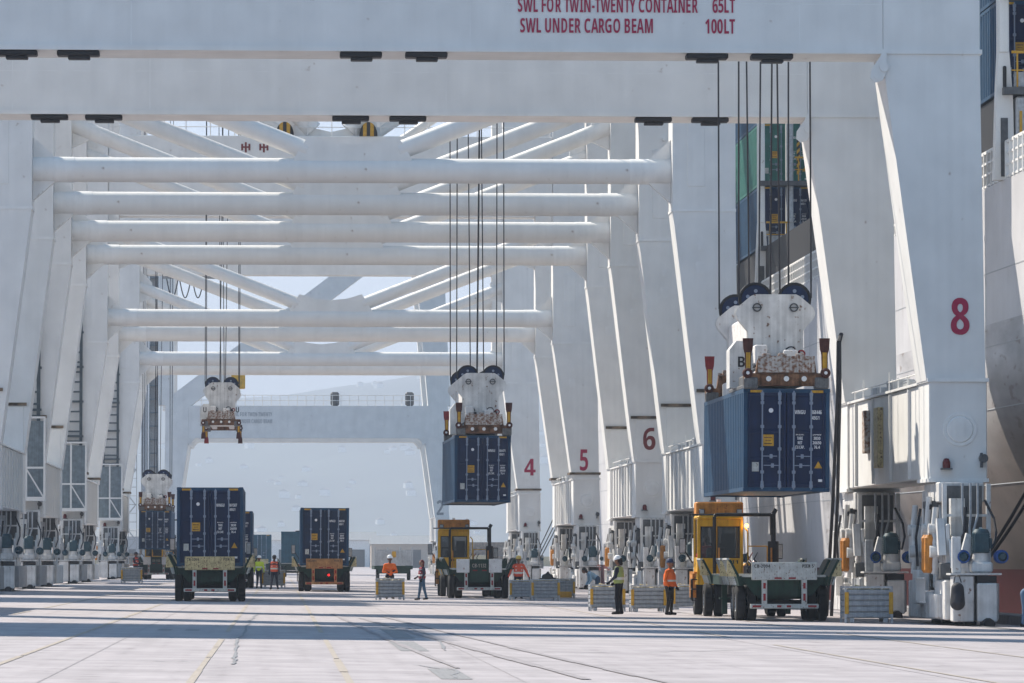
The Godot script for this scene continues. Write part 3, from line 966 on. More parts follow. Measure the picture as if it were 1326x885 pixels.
	# lift cage on the landside front leg
	if o.get("cage", false):
		var zz := -zf + 0.9
		b = mb.call()
		for x in [-13.1, -12.05]:
			b.box(x - 0.09, x + 0.09, 4.8, 17.5, zz - 0.7, zz - 0.58)
		for i in 20:
			b.box(-13.04, -12.11, 5.2 + i * 0.6, 5.30 + i * 0.6, zz - 0.68, zz - 0.6)
		for i in 5:
			b.box(-13.5, -11.9, 7.0 + i * 2.1, 7.12 + i * 2.1, zz - 0.8, zz - 0.56)
		put("lift_mast", b, M.mast_dark, root)
		b = mb.call()
		for x in [-13.55, -12.6, -11.7]:
			b.box(x - 0.05, x + 0.05, 4.75, 8.75, zz + 0.2, zz + 0.3)
		for y in [4.7, 6.2, 8.7]:
			b.box(-13.6, -11.65, y, y + 0.1, zz + 0.18, zz + 0.32)
		b.bar(Vector3(-12.6, 6.2, zz + 0.25), Vector3(-11.75, 4.8, zz + 0.25), 0.07, 0.07)
		b.box(-13.6, -11.65, 4.6, 4.7, zz - 0.6, zz + 0.32)
		put("lift_cage", b, M.white, root)
		b = mb.call()
		b.box(-13.5, -11.75, 4.8, 8.6, zz - 0.55, zz - 0.5)
		put("cage_panel", b, M.lift_grey, root)
	return root

func cranes() -> void:
	var a := crane(131.0, 150.0, "box", "8", "tall white crane with a red 8 on its leg beside the ship", {"digit": {"x": 18.72, "y": 8.37, "w": 0.52, "h": 1.02}})
	var of := Vector3(-3.0, 0, 140.5)
	var z := -131.0 + 0.01
	for t in [["SWL FOR TWIN-TWENTY CONTAINER", 9.00, 16.93, 4.97], ["65LT", 12.20, 16.93, 0.62], ["SWL UNDER CARGO BEAM", 8.41, 16.36, 3.66], ["100LT", 12.10, 16.36, 0.82]]:
		words("beam_lettering", t[0], Vector3(t[1], t[2], z) + of, t[3], 0.40, M.red_print, a, true)
	# stained doors on the sill of crane 8
	var sill: Node = a.find_child("sill_beam", false, false)
	for q in [[-145.0, 4.9, 6.2, 0.6], [-142.0, 4.4, 6.2, 1.0]]:
		var b := MB.new()
		b.off = of
		b.cbox(17.74, 17.92, q[1], q[2], q[0] - q[3] / 2.0, q[0] + q[3] / 2.0, 0.02)
		put("stained_door", b, M.peel if q[3] < 0.8 else M.cream, sill)
	crane(202.0, 221.0, "tube", "", "white crane with tie tubes standing directly behind crane 8", {"tube_y": 18.2, "beam_y": 26.5, "band": 8.85})
	crane(240.0, 258.5, "tube", "6", "white tubular crane with a rusty red 6 on its leg", {"tube_y": 18.2, "beam_y": 26.5, "band": 8.85, "cage": true, "digit": {"x": 18.55, "y": 7.75, "w": 0.62, "h": 1.12, "lift": 0.04, "mat": "red_print_worn"}})
	crane(291.0, 311.0, "tube", "5", "white tubular crane with a dark red 5 on its leg", {"tube_y": 16.42, "beam_y": 24.0, "knee": 14.9, "band": 6.95, "cage": true, "crown": true, "digit": {"x": 18.50, "y": 7.75, "w": 0.5, "h": 1.3}})
	crane(357.0, 375.0, "tube", "4", "white tubular crane with a red 4 on a pale square", {"tube_y": 16.7, "beam_y": 24.0, "knee": 14.9, "band": 6.95, "cage": true, "festoon": true, "digit": {"x": 18.65, "y": 8.6, "w": 0.85, "h": 1.25, "plate": true}})
	var c2 := crane(550.0, 568.0, "box", "2", "pale hazy crane with a railed portal beam, the one marked 2", {"upper": true, "digit": {"x": 18.4, "y": 7.7, "w": 0.8, "h": 1.7, "mat": "grey"}})
	for t in [["SWL FOR TWIN-TWENTY", -3.2, 18.4], ["SWL UNDER CARGO BEAM", -3.2, 17.6]]:
		words("beam_lettering", t[0], Vector3(t[1], t[2], -549.98) + Vector3(-3, 0, 559), 4.6, 0.45, M.galv, c2, true)

# ---------------------------------------------------------------- ship
func hull_x(d: float, y: float) -> float:   # waterside distance of the hull's near side at distance d along the quay
	var bow := clampf((146.0 - d) / 70.0, 0.0, 1.0)
	var flare := clampf((205.0 - d) / 110.0, 0.0, 1.0)
	var x := 22.1 + 20.0 * bow * bow
	var low := clampf((7.6 - y) / 9.0, 0.0, 1.0)
	return minf(41.9, x + flare * low * 9.0 * (0.35 + 0.65 * low))

func ship() -> void:
	var s := thing("container_ship", "pale grey container ship with a red bottom moored along the quay", "ship", Vector3(22.1, -2.6, -240.0))
	var of := Vector3(-22.1, 2.6, 240.0)
	var ds := [76.0, 84.0, 92.0, 100.0, 108.0, 116.0, 124.0, 132.0, 140.0, 148.0, 156.0, 164.0, 172.0, 180.0, 188.0, 196.0, 206.0, 216.0, 240.0, 280.0, 320.0, 345.0, 358.0, 368.0]
	var pt := func(d: float, y: float, far: bool) -> Vector3:
		var x := hull_x(d, y)
		if d > 340.0: x += pow((d - 340.0) / 28.0, 2.0) * 6.0
		return Vector3(84.0 - x if far else x, y, -d)
	var rows := [-3.0, 1.35, 2.2, 3.1, 3.6, 4.1, 4.6, 5.1, 5.6, 6.1, 6.6, 7.0, 8.0, 9.0, 11.0, 13.3]
	var up := MB.new(); var low := MB.new(); var shade_stain := MB.new()
	for q in [up, low, shade_stain]: q.off = of
	for far in [false, true]:
		for i in ds.size() - 1:
			for j in rows.size() - 1:
				var p := [pt.call(ds[i], rows[j], far), pt.call(ds[i + 1], rows[j], far), pt.call(ds[i + 1], rows[j + 1], far), pt.call(ds[i], rows[j + 1], far)]
				var nn := []
				for q in [[ds[i], rows[j]], [ds[i + 1], rows[j]], [ds[i + 1], rows[j + 1]], [ds[i], rows[j + 1]]]:
					var dd: Vector3 = pt.call(q[0] + 1.0, q[1], far) - pt.call(q[0] - 1.0, q[1], far)
					var dy: Vector3 = pt.call(q[0], q[1] + 0.4, far) - pt.call(q[0], q[1] - 0.4, far)
					var m := dd.cross(dy).normalized()
					if m.x * (1.0 if far else -1.0) < 0.0: m = -m
					nn.append(m)
				var t: MB = low if j == 0 else up
				if not far and j > 0 and rows[j] < 9.0 and ds[i] < 196.0: t = shade_stain
				t.tri(p[0], p[1], p[2], nn[0], nn[1], nn[2])
				t.tri(p[0], p[2], p[3], nn[0], nn[2], nn[3])
	for d in [76.0, 368.0]:
		up.poly([pt.call(d, 1.35, false), pt.call(d, 1.35, true), pt.call(d, 13.3, true), pt.call(d, 13.3, false)], Vector3(0, 0, 1 if d < 100 else -1))
	for i in ds.size() - 1:
		up.poly([pt.call(ds[i], 13.3, false), pt.call(ds[i], 13.3, true), pt.call(ds[i + 1], 13.3, true), pt.call(ds[i + 1], 13.3, false)], Vector3.UP)
	put("hull", up, M.hull, s)
	put("boot_topping", low, M.boot, s)
	# scuffed, browned bow plating with shade under the flare painted in, fading upwards and aft
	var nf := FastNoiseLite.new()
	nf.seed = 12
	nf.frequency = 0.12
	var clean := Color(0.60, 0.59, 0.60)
	for i in shade_stain.v.size():
		var q := shade_stain.v[i] - of
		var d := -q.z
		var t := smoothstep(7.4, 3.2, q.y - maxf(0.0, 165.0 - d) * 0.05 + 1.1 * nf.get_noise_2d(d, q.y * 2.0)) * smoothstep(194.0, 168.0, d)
		shade_stain.c[i] = clean.lerp(Color(0.17, 0.135, 0.115), t)
	put("shade_stained_plating", shade_stain, M.hull_shade_stain, s, true)
	# plate seams and rubbing strakes on the side
	for y in [4.1, 6.4, 8.3, 10.6]:
		var b := MB.new()
		b.off = of
		for i in ds.size() - 1:
			var a: Vector3 = pt.call(ds[i], y, false); var c: Vector3 = pt.call(ds[i + 1], y, false)
			b.bar(a, c, 0.02, 0.03)
		put("plate_seam", b, M.galv, s)
	# bulwark rail along the deck edge
	for k in 40:
		var b := MB.new()
		b.off = of
		var d0 := 118.0 + k * 6.0
		for i in 8:
			var d := d0 + i * 0.75
			var p: Vector3 = pt.call(d, 13.3, false)
			b.box(p.x + 0.02, p.x + 0.16, 13.3, 14.45, -d - 0.05, -d + 0.05)
			if i % 2 == 0: b.bar(p + Vector3(0.1, 0.05, 0), p + Vector3(0.55, 1.0, 0), 0.06, 0.1)
		for y in [13.38, 13.75, 14.1, 14.45]:
			b.bar(pt.call(d0, y, false) + Vector3(0.08, 0, 0), pt.call(d0 + 6.0, y, false) + Vector3(0.08, 0, 0), 0.07, 0.07 if y < 14.3 else 0.1)
		put("deck_rail", b, M.white, s)
	# hatch coaming under the boxes, coloured black to paint in the shade there
	var hb := MB.new()
	hb.off = of
	hb.box(22.35, 60, 13.3, 16.1, -330, -146.8)
	put("hatch_coaming", hb, M.black, s)
	for z in [-145.6, -219.6]:
		lashing_bridge(s, of, z)
	# boxes stowed on deck
	var proto := make_container("deck_container", "navy", "blue_side", "WNGU 866120 4")
	var first := true
	for st in [[-147.3, 0, 0, "navy"], [-147.3, 1, 0, "navy"], [-147.3, 0, 1, "navy"], [-147.3, 1, 1, "navy"], [-147.3, 0, 2, "navy"], [-221.3, 0, 0, "navy"], [-221.3, 1, 0, "navy"], [-221.3, 0, 1, "green"], [-221.3, 1, 1, "green"], [-221.3, 0, 2, "navy"], [-221.3, 1, 2, "navy"]]:
		var at := Vector3(23.48 + st[1] * 2.52, 16.15 + st[2] * 2.93, st[0])
		var near: bool = st[0] > -200
		var tier: String = ["bottom tier", "second tier", "third tier"][st[2]]
		var lab := "%s container on deck, %s, %s, %s" % ["dark green" if st[3] == "green" else "dark blue", tier, "outer row" if st[1] == 0 else "second row", "beside the white post" if near else "between crane legs"]
		var o: Node3D
		if first:
			o = proto
			o.set_meta("label", lab)
			o.position = at
			first = false
		else:
			o = dup(proto, lab, at)
		o.set_meta("group", "containers stowed on the ship's deck")
		if st[3] == "green":
			for c in o.get_children():
				if c is MeshInstance3D and c.material_override in [M.navy, M.blue_side]:
					c.material_override = M.green_box
	# mooring ropes and the bollards that hold them
	for q in [[[22.3, 5.2, -137.0], [20.35, 1.0, -141.0]], [[22.4, 5.0, -136.6], [20.45, 1.0, -141.2]], [[23.2, 10.5, -362.0], [20.4, 0.9, -392.0]], [[23.2, 9.5, -362.5], [20.4, 0.9, -388.0]], [[23.0, 8.5, -363.0], [20.4, 0.9, -384.0]]]:
		var b := MB.new()
		var p := Vector3(q[0][0], q[0][1], q[0][2]); var e := Vector3(q[1][0], q[1][1], q[1][2])
		var pts := []
		for i in 9: pts.append(p.lerp(e, i / 8.0) - Vector3(0, 0.22 * sin(PI * i / 8.0), 0))
		for i in 9: pts[i] -= e
		b.path(pts, 0.05 if q[0][2] > -200 else 0.045, 6)
		var near: bool = q[0][2] > -200
		var o := put("mooring_rope", b, M.rope, self)
		o.position = e
		tag(o, ("upper" if q[1][0] < 20.4 else "lower") + " dark mooring rope from the pale hull to the bollard beside crane 8" if near else "dark mooring rope slanting down to the quay between cranes 4 and 5", "rope", "mooring ropes of the ship")
	for q in [[20.4, -141.1, "dark iron bollard holding two ropes beside crane 8"], [20.4, -388.0, "dark iron bollard holding ropes beyond crane 4"]]:
		var o := thing("bollard", q[2], "bollard", Vector3(q[0], gy(20.4) + 0.28, q[1]))
		var b := MB.new()
		b.lathe([Vector2(0, 0), Vector2(0.34, 0), Vector2(0.3, 0.08), Vector2(0.2, 0.15), Vector2(0.18, 0.5), Vector2(0.3, 0.62), Vector2(0.28, 0.75), Vector2(0, 0.8)], Vector3.ZERO, Vector3.UP, 14)
		put("post", b, M.grey_dark, o)
		b = MB.new()
		b.cbox(-0.4, 0.4, -0.02, 0.05, -0.4, 0.4, 0.02)
		put("base_plate", b, M.grey_dark, o)

func lashing_bridge(s: Node3D, of: Vector3, z: float) -> void:
	var br := MeshInstance3D.new()
	var b := MB.new()
	b.off = of
	# platforms between the box tiers
	for y in [15.9, 18.9]:
		b.box(22.1, 60, y, y + 0.22, z - 0.5, z + 0.6)
	br = put("lashing_bridge", b, M.grey_dark, s)
	for k in 5:
		var x := 22.15 + k * 1.32
		b = MB.new()
		b.off = of
		b.cbox(x - 0.15, x + 0.17, 17.2, 26.0, z - 0.3, z + 0.3, 0.04)
		b.prism([Vector2(-0.30, 13.3), Vector2(0.34, 13.3), Vector2(0.28, 15.9), Vector2(0.17, 17.3), Vector2(-0.15, 17.3), Vector2(-0.22, 15.9)], Vector3(x, 0, z - 0.25), Vector3.RIGHT, Vector3.UP, Vector3(0, 0, 0.5))
		put("post", b, M.white if k % 2 == 0 else M.galv, br)
		b = MB.new()
		b.off = of
		b.cbox(x - 0.03, x + 0.08, 16.0, 16.8, z + 0.24, z + 0.32, 0.04)
		put("slot", b, M.black, br)
		b = MB.new()
		b.off = of
		b.box(x - 0.10, x + 0.12, 13.4, 15.2, z + 0.24, z + 0.28)
		put("slot", b, M.grey_dark, br)
		if k % 2 == 0:
			b = MB.new()
			b.off = of
			b.cbox(x + 0.35, x + 1.0, 13.3, 15.85, z - 0.4, z + 0.45, 0.05)
			put("pedestal", b, M.galv, br)
			b = MB.new()
			b.off = of
			b.box(x + 0.45, x + 0.53, 13.4, 15.4, z + 0.452, z + 0.5)
			put("yellow_upright", b, M.yellow_clean, br)
		for i in (12 if k < 2 else 0):
			b = MB.new()
			b.off = of
			b.prism([Vector2(0, 0), Vector2(0.14, 0.14), Vector2(0.14, 0.30), Vector2(0, 0.16)], Vector3(x + (0.8 if k % 2 == 0 else 0.3), (13.5 if k % 2 == 0 else 19.4) + i * 0.16, z + 0.5), Vector3.RIGHT, Vector3.UP, Vector3(0, 0, 0.04))
			put("hazard_stripe", b, M.yellow_clean if i % 2 == 0 else M.black, br)
		for y in [16.1, 19.1]:
			if k % 2 == (1 if y < 18.0 else 0) and z < -200.0: continue
			b = MB.new()
			b.off = of
			for i in 2:
				b.box(x + 0.35 + i * 0.75, x + 0.40 + i * 0.75, y, y + 1.05, z + 0.52, z + 0.58)
			b.box(x + 0.2, x + 1.28, y + 1.06, y + 1.14, z + 0.51, z + 0.59)
			b.box(x + 0.2, x + 1.28, y + 0.52, y + 0.56, z + 0.53, z + 0.57)
			put("yellow_rail", b, M.yellow_clean, br)
		b = MB.new()
		b.off = of
		b.box(x + 0.3, x + 1.1, 16.15, 16.6, z + 0.3, z + 0.42)
		put("grey_plate", b, M.galv, br)

# ---------------------------------------------------------------- boxes and trucks
func make_container(called: String, front: String, side: String, code: String, marks := true) -> Node3D:   # base centre of the door end at the origin, the box runs to -z
	var o := thing(called, "dark blue shipping container", "container")
	var W := 1.219; var H := 2.896; var L := 12.192
	var b := MB.new()
	for x in [-W, W - 0.12]:
		for z in [-0.12, -L]:
			b.cbox(x, x + 0.12, 0.1, H - 0.1, z, z + 0.12, 0.015)
	for y in [0.0, H - 0.12]:
		for z in [-0.1, -L]:
			b.box(-W + 0.1, W - 0.1, y + 0.005, y + 0.115, z, z + 0.09)
		for x in [-W + 0.005, W - 0.085]:
			b.box(x, x + 0.08, y + 0.005, y + 0.115, -L + 0.1, -0.1)
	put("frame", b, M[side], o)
	for sx in [-1, 1]:
		b = MB.new()
		var n := 24
		var zz := -0.12
		var step := (L - 0.24) / n
		for i in n:
			var xo: float = (W - 0.005) * sx; var xi: float = (W - 0.055) * sx
			var q := [[zz, xo], [zz - step * 0.28, xo], [zz - step * 0.5, xi], [zz - step * 0.78, xi], [zz - step, xo]]
			for k in 4:
				b.poly([Vector3(q[k][1], 0.11, q[k][0]), Vector3(q[k + 1][1], 0.11, q[k + 1][0]), Vector3(q[k + 1][1], H - 0.11, q[k + 1][0]), Vector3(q[k][1], H - 0.11, q[k][0])], Vector3(sx, 0, 0))
			zz -= step
		put("side_wall", b, M[side], o)
	b = MB.new()
	for i in 30:
		var z := -0.12 - (L - 0.24) * i / 30.0
		b.box(-W + 0.08, W - 0.08, H - 0.05, H - 0.02, z - 0.25, z)
	b.box(-W + 0.08, W - 0.08, H - 0.07, H - 0.051, -L + 0.1, -0.1)
	put("roof", b, M[side], o)
	b = MB.new()
	b.box(-W + 0.1, W - 0.1, 0.05, 0.12, -L + 0.12, -0.06)
	put("floor", b, M.steel, o)
	b = MB.new()
	for i in 9:
		b.cbox(-W + 0.12 + i * 0.245, -W + 0.25 + i * 0.245, 0.12, H - 0.12, -L + 0.02, -L + 0.06, 0.02)
	b.box(-W + 0.12, W - 0.12, 0.12, H - 0.12, -L + 0.06, -L + 0.08)
	put("front_wall", b, M[side], o)
	for x in [-W - 0.004, W - 0.158]:
		for y in [-0.006, H - 0.112]:
			for z in [-0.172, -L - 0.006]:
				b = MB.new()
				b.cbox(x, x + 0.162, y, y + 0.118, z, z + 0.178, 0.015)
				put("corner_casting", b, M[side], o)
	for sx in [-1, 1]:
		b = MB.new()
		var x0 := 0.012 if sx > 0 else -1.095
		var x1 := 1.095 if sx > 0 else -0.012
		b.box(x0, x1, 0.12, H - 0.12, -0.075, -0.045)
		for k in 4:   # raised ribs that split each leaf in panels
			var y: float = [0.12, 0.86, 1.62, 2.68][k]
			b.cbox(x0, x1, y, y + 0.10, -0.05, -0.012, 0.012)
		b.cbox(x0, x0 + 0.08, 0.12, H - 0.12, -0.05, -0.010, 0.012)
		b.cbox(x1 - 0.08, x1, 0.12, H - 0.12, -0.05, -0.010, 0.012)
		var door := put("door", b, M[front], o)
		for k in 2:
			var x: float = sx * (0.20 + 0.49 * k) 
			b = MB.new()
			b.tube(Vector3(x, 0.06, 0.022), Vector3(x, H - 0.06, 0.022), 0.022, 0.022, 8)
			for y in [0.10, 0.5, 1.15, 1.78, 2.45, H - 0.2]:
				b.cbox(x - 0.05, x + 0.05, y, y + 0.09, -0.012, 0.05, 0.01)
			for y in [0.2, H - 0.24]:
				b.cbox(x - 0.045, x + 0.045, y - 0.1, y + 0.1, -0.012, 0.035, 0.03)
			put("locking_bar", b, M.bar_grey, door)
			b = MB.new()
			var y := 0.98 if k == 1 else 0.72
			b.box(minf(x, x - sx * 0.42), maxf(x, x - sx * 0.42), y, y + 0.025, 0.03, 0.05)
			b.cbox(x - sx * 0.25 - 0.04, x - sx * 0.25 + 0.04, y - 0.05, y + 0.07, -0.012, 0.055, 0.01)
			if k == 1: put("door_handle", b, M.bar_grey, door)
			else:
				b = MB.new()
				b.box(minf(x, x + sx * 0.45), maxf(x, x + sx * 0.45), y, y + 0.025, 0.03, 0.05)
				b.cbox(x + sx * 0.2 - 0.04, x + sx * 0.2 + 0.04, y - 0.05, y + 0.07, -0.012, 0.055, 0.01)
				put("door_handle", b, M.bar_grey, door)
	for sx in [-1, 1]:
		b = MB.new()
		b.box(sx * 0.86 - 0.17, sx * 0.86 + 0.17, H - 0.115, H - 0.045, -0.012, 0.004)
		put("corner_marking", b, M.yellow_clean, o)
	if marks:
		b = MB.new()
		b.box(-0.68, -0.36, 1.28, 1.60, -0.044, -0.036)
		put("warning_label", b, M.yellow_clean, o)
		b = MB.new()
		b.box(-0.63, -0.41, 1.33, 1.36, -0.036, -0.033)
		b.box(-0.6, -0.44, 1.42, 1.44, -0.036, -0.033)
		b.box(-0.63, -0.41, 1.50, 1.53, -0.036, -0.033)
		put("label_print", b, M.rust, o)
		b = MB.new()
		b.box(-0.97, -0.78, 0.56, 0.82, -0.044, -0.036)
		put("data_plate", b, M.plate_grey, o)
		b = MB.new()
		b.lathe([Vector2(0, 0), Vector2(0.065, 0), Vector2(0.065, 0.006), Vector2(0, 0.006)], Vector3(-0.44, 2.28, -0.044), Vector3.BACK, 14)
		put("round_badge", b, M.print_white, o)
		b = MB.new()
		b.prism([Vector2(-0.11, 0), Vector2(0.11, 0), Vector2(0, 0.2)], Vector3(0.90, 0.66, -0.044), Vector3.RIGHT, Vector3.UP, Vector3(0, 0, 0.008))
		put("hazard_triangle", b, M.yellow_clean, o)
		b = MB.new()
		b.cbox(0.90, 1.04, 0.28, 0.35, -0.044, -0.036, 0.003)
		put("small_plate", b, M.print_white, o)
		words("code_lettering", code.substr(0, 4), Vector3(0.38, 2.24, -0.040), 0.30, 0.11, M.print_white, o)
		words("number_lettering", code.substr(5), Vector3(0.88, 2.24, -0.040), 0.36, 0.11, M.print_white, o)
		words("type_lettering", "45G1", Vector3(0.82, 2.08, -0.040), 0.21, 0.10, M.print_white, o)
		words("weight_lettering", "M.G.W.\nTARE\nNET\nCU.CAP.", Vector3(0.38, 1.44, -0.040), 0.26, 0.46, M.print_white, o)
		words("weight_number_lettering", "30480\n3830\n26650\n76.4", Vector3(0.86, 1.44, -0.040), 0.24, 0.46, M.print_white, o)
	return o

func repaint(o: Node3D, m: Material) -> void:   # each box has weathered in its own way
	for c in o.get_children():
		if c is MeshInstance3D and c.material_override == M.navy: c.material_override = m

func recode(o: Node3D, code: String) -> void:   # another number on a copied box
	for c in o.get_children():
		if c is MeshInstance3D and c.mesh is TextMesh and String(c.name).begins_with("number_lettering"):
			var t: TextMesh = c.mesh.duplicate()
			t.text = code
			c.mesh = t

func wheel(parent: Node3D, at: Vector3, r := 0.51, w := 0.27) -> void:
	var b := MB.new()
	b.lathe([Vector2(r * 0.55, -w / 2), Vector2(r * 0.86, -w / 2), Vector2(r * 0.97, -w * 0.42), Vector2(r, -w * 0.3), Vector2(r, w * 0.3), Vector2(r * 0.97, w * 0.42), Vector2(r * 0.86, w / 2), Vector2(r * 0.55, w / 2), Vector2(r * 0.55, -w / 2)], Vector3.ZERO, Vector3.RIGHT, 22)
	var o := put("wheel", b, M.rubber, parent)
	o.position = at
	b = MB.new()
	b.lathe([Vector2(0, -w * 0.25), Vector2(r * 0.2, -w * 0.4), Vector2(r * 0.25, -w * 0.2), Vector2(r * 0.5, -w * 0.25), Vector2(r * 0.57, -w * 0.48), Vector2(r * 0.57, w * 0.48), Vector2(r * 0.5, w * 0.25), Vector2(0, w * 0.25)], Vector3.ZERO, Vector3.RIGHT, 16)
	put("rim", b, M.galv, o)

func make_chassis(called: String, board: String, panel := false) -> Node3D:   # rear centre on the ground at the origin, drives towards -z
	var o := thing(called, "yard chassis", "trailer")
	var b := MB.new()
	for x in [-0.5, 0.5]:
		b.box(x - 0.09, x + 0.09, 0.92, 1.28, -12.0, -0.25)
	for i in 9:
		b.box(-1.18, 1.18, 1.02, 1.22, -0.55 - i * 1.4, -0.38 - i * 1.4)
	for x in [-1.2, 1.2]:
		b.box(x - 0.05, x + 0.05, 1.0, 1.26, -12.0, -0.25)
	b.prism([Vector2(-1.2, 1.24), Vector2(1.2, 1.24), Vector2(0.8, 0.72), Vector2(-0.8, 0.72)], Vector3(0, 0, -0.45), Vector3.RIGHT, Vector3.UP, Vector3(0, 0, 0.12))
	b.box(-0.9, 0.9, 0.62, 0.95, -3.2, -0.9)
	put("frame", b, M.green, o)
	b = MB.new()
	b.box(-1.18, 1.18, 1.24, 1.30, -12.1, -10.2)
	b.box(-1.18, 1.18, 1.24, 1.30, -1.5, -0.25)
	put("deck_plate", b, M.plate_grey, o)
	b = MB.new()
	if panel:
		for s in [-1, 1]:
			b.cbox(minf(0.42 * s, 0.98 * s), maxf(0.42 * s, 0.98 * s), 1.12, 1.70, -0.14, -0.04, 0.015)
	else: b.cbox(-0.92, 0.92, 1.16, 1.66, -0.14, -0.04, 0.015)
	put("rear_board", b, M[board], o)
	if panel:
		b = MB.new()
		b.cbox(-0.41, 0.41, 0.72, 1.70, -0.2, -0.06, 0.02)
		put("centre_panel", b, M.green, o)
		words("panel_lettering", "CB-1132", Vector3(0, 1.42, -0.055), 0.6, 0.16, M.line_yellow, o)
	else:
		words("board_lettering", "CB-2094", Vector3(-0.62, 1.55, -0.035), 0.45, 0.09, M.black, o)
		words("board_lettering", "PIER 5", Vector3(0.66, 1.55, -0.035), 0.32, 0.09, M.black, o)
	for x in [-0.18, 0.22]:
		b = MB.new()
		b.box(x - 0.1, x + 0.1, 1.19, 1.235, -0.045, -0.03)
		put("reflector", b, M.lens_red, o)
	var legs := MB.new()
	for x in [-0.56, 0.56]:
		legs.cbox(x - 0.075, x + 0.075, 0.45, 1.17, -0.16, -0.05, 0.01)
	legs.cbox(-0.96, 0.96, 0.36, 0.49, -0.17, -0.03, 0.015)
	var bumper := put("bumper", legs, M.tan_board if board == "tan_board" else M.plate_grey, o)
	b = MB.new()
	for x in [-0.56, 0.56]:
		b.box(x - 0.035, x + 0.035, 0.92, 1.08, -0.05, -0.042)
		b.box(x - 0.035, x + 0.035, 0.58, 0.78, -0.05, -0.042)
	for x in [-0.78, -0.15, 0.12, 0.78]:
		var w := 0.12 if absf(x) > 0.5 else 0.06
		b.box(x - w, x + w, 0.395, 0.455, -0.03, -0.022)
	put("reflective_tape", b, M.lens_red, bumper)
	# flared corner guides that steer a box onto the deck
	for sx in [-1, 1]:
		for g in [[-1.7, -0.1], [-4.1, -2.6], [-11.9, -10.4]]:
			b = MB.new()
			b.prism([Vector2(1.22, 1.0), Vector2(1.27, 1.0), Vector2(1.34, 1.28), Vector2(1.56, 1.72), Vector2(1.50, 1.74), Vector2(1.27, 1.3)], Vector3(0, 0, g[0]), Vector3.RIGHT * sx, Vector3.UP, Vector3(0, 0, g[1] - g[0]))
			var gd := put("corner_guide", b, M.green, o)
			b = MB.new()
			b.prism([Vector2(1.24, 1.26), Vector2(1.60, 1.74), Vector2(1.62, 1.26)], Vector3(0, 0, g[1] - 0.05), Vector3.RIGHT * sx, Vector3.UP, Vector3(0, 0, 0.04))
			put("gusset", b, M.cream if panel == false else M.green, gd)
			b = MB.new()
			for k in 3:
				var z: float = lerpf(g[0] + 0.06, g[1] - 0.06, k / 2.0)
				b.bar(Vector3(1.36 * sx, 1.02, z), Vector3(1.60 * sx, 1.74, z), 0.05, 0.05)
			b.bar(Vector3(1.58 * sx, 1.75, g[0]), Vector3(1.58 * sx, 1.75, g[1]), 0.07, 0.05)
			put("edge_strip", b, M.plate_grey, gd)
	for z in [-1.25, -2.45]:
		b = MB.new()
		b.tube(Vector3(-1.0, 0.51, z), Vector3(1.0, 0.51, z), 0.08, 0.08, 10)
		put("axle", b, M.black, o)
		for sx in [-1, 1]:
			wheel(o, Vector3(1.16 * sx, 0.51, z))
			wheel(o, Vector3(0.84 * sx, 0.51, z))
	b = MB.new()
	for x in [-0.95, 0.95]:
		b = MB.new()
		b.box(x - 0.08, x + 0.08, 0.1, 1.02, -9.6, -9.45)
		b.box(x - 0.16, x + 0.16, 0.55, 0.6, -9.65, -9.4)
		put("landing_leg", b, M.green, o)
	return o

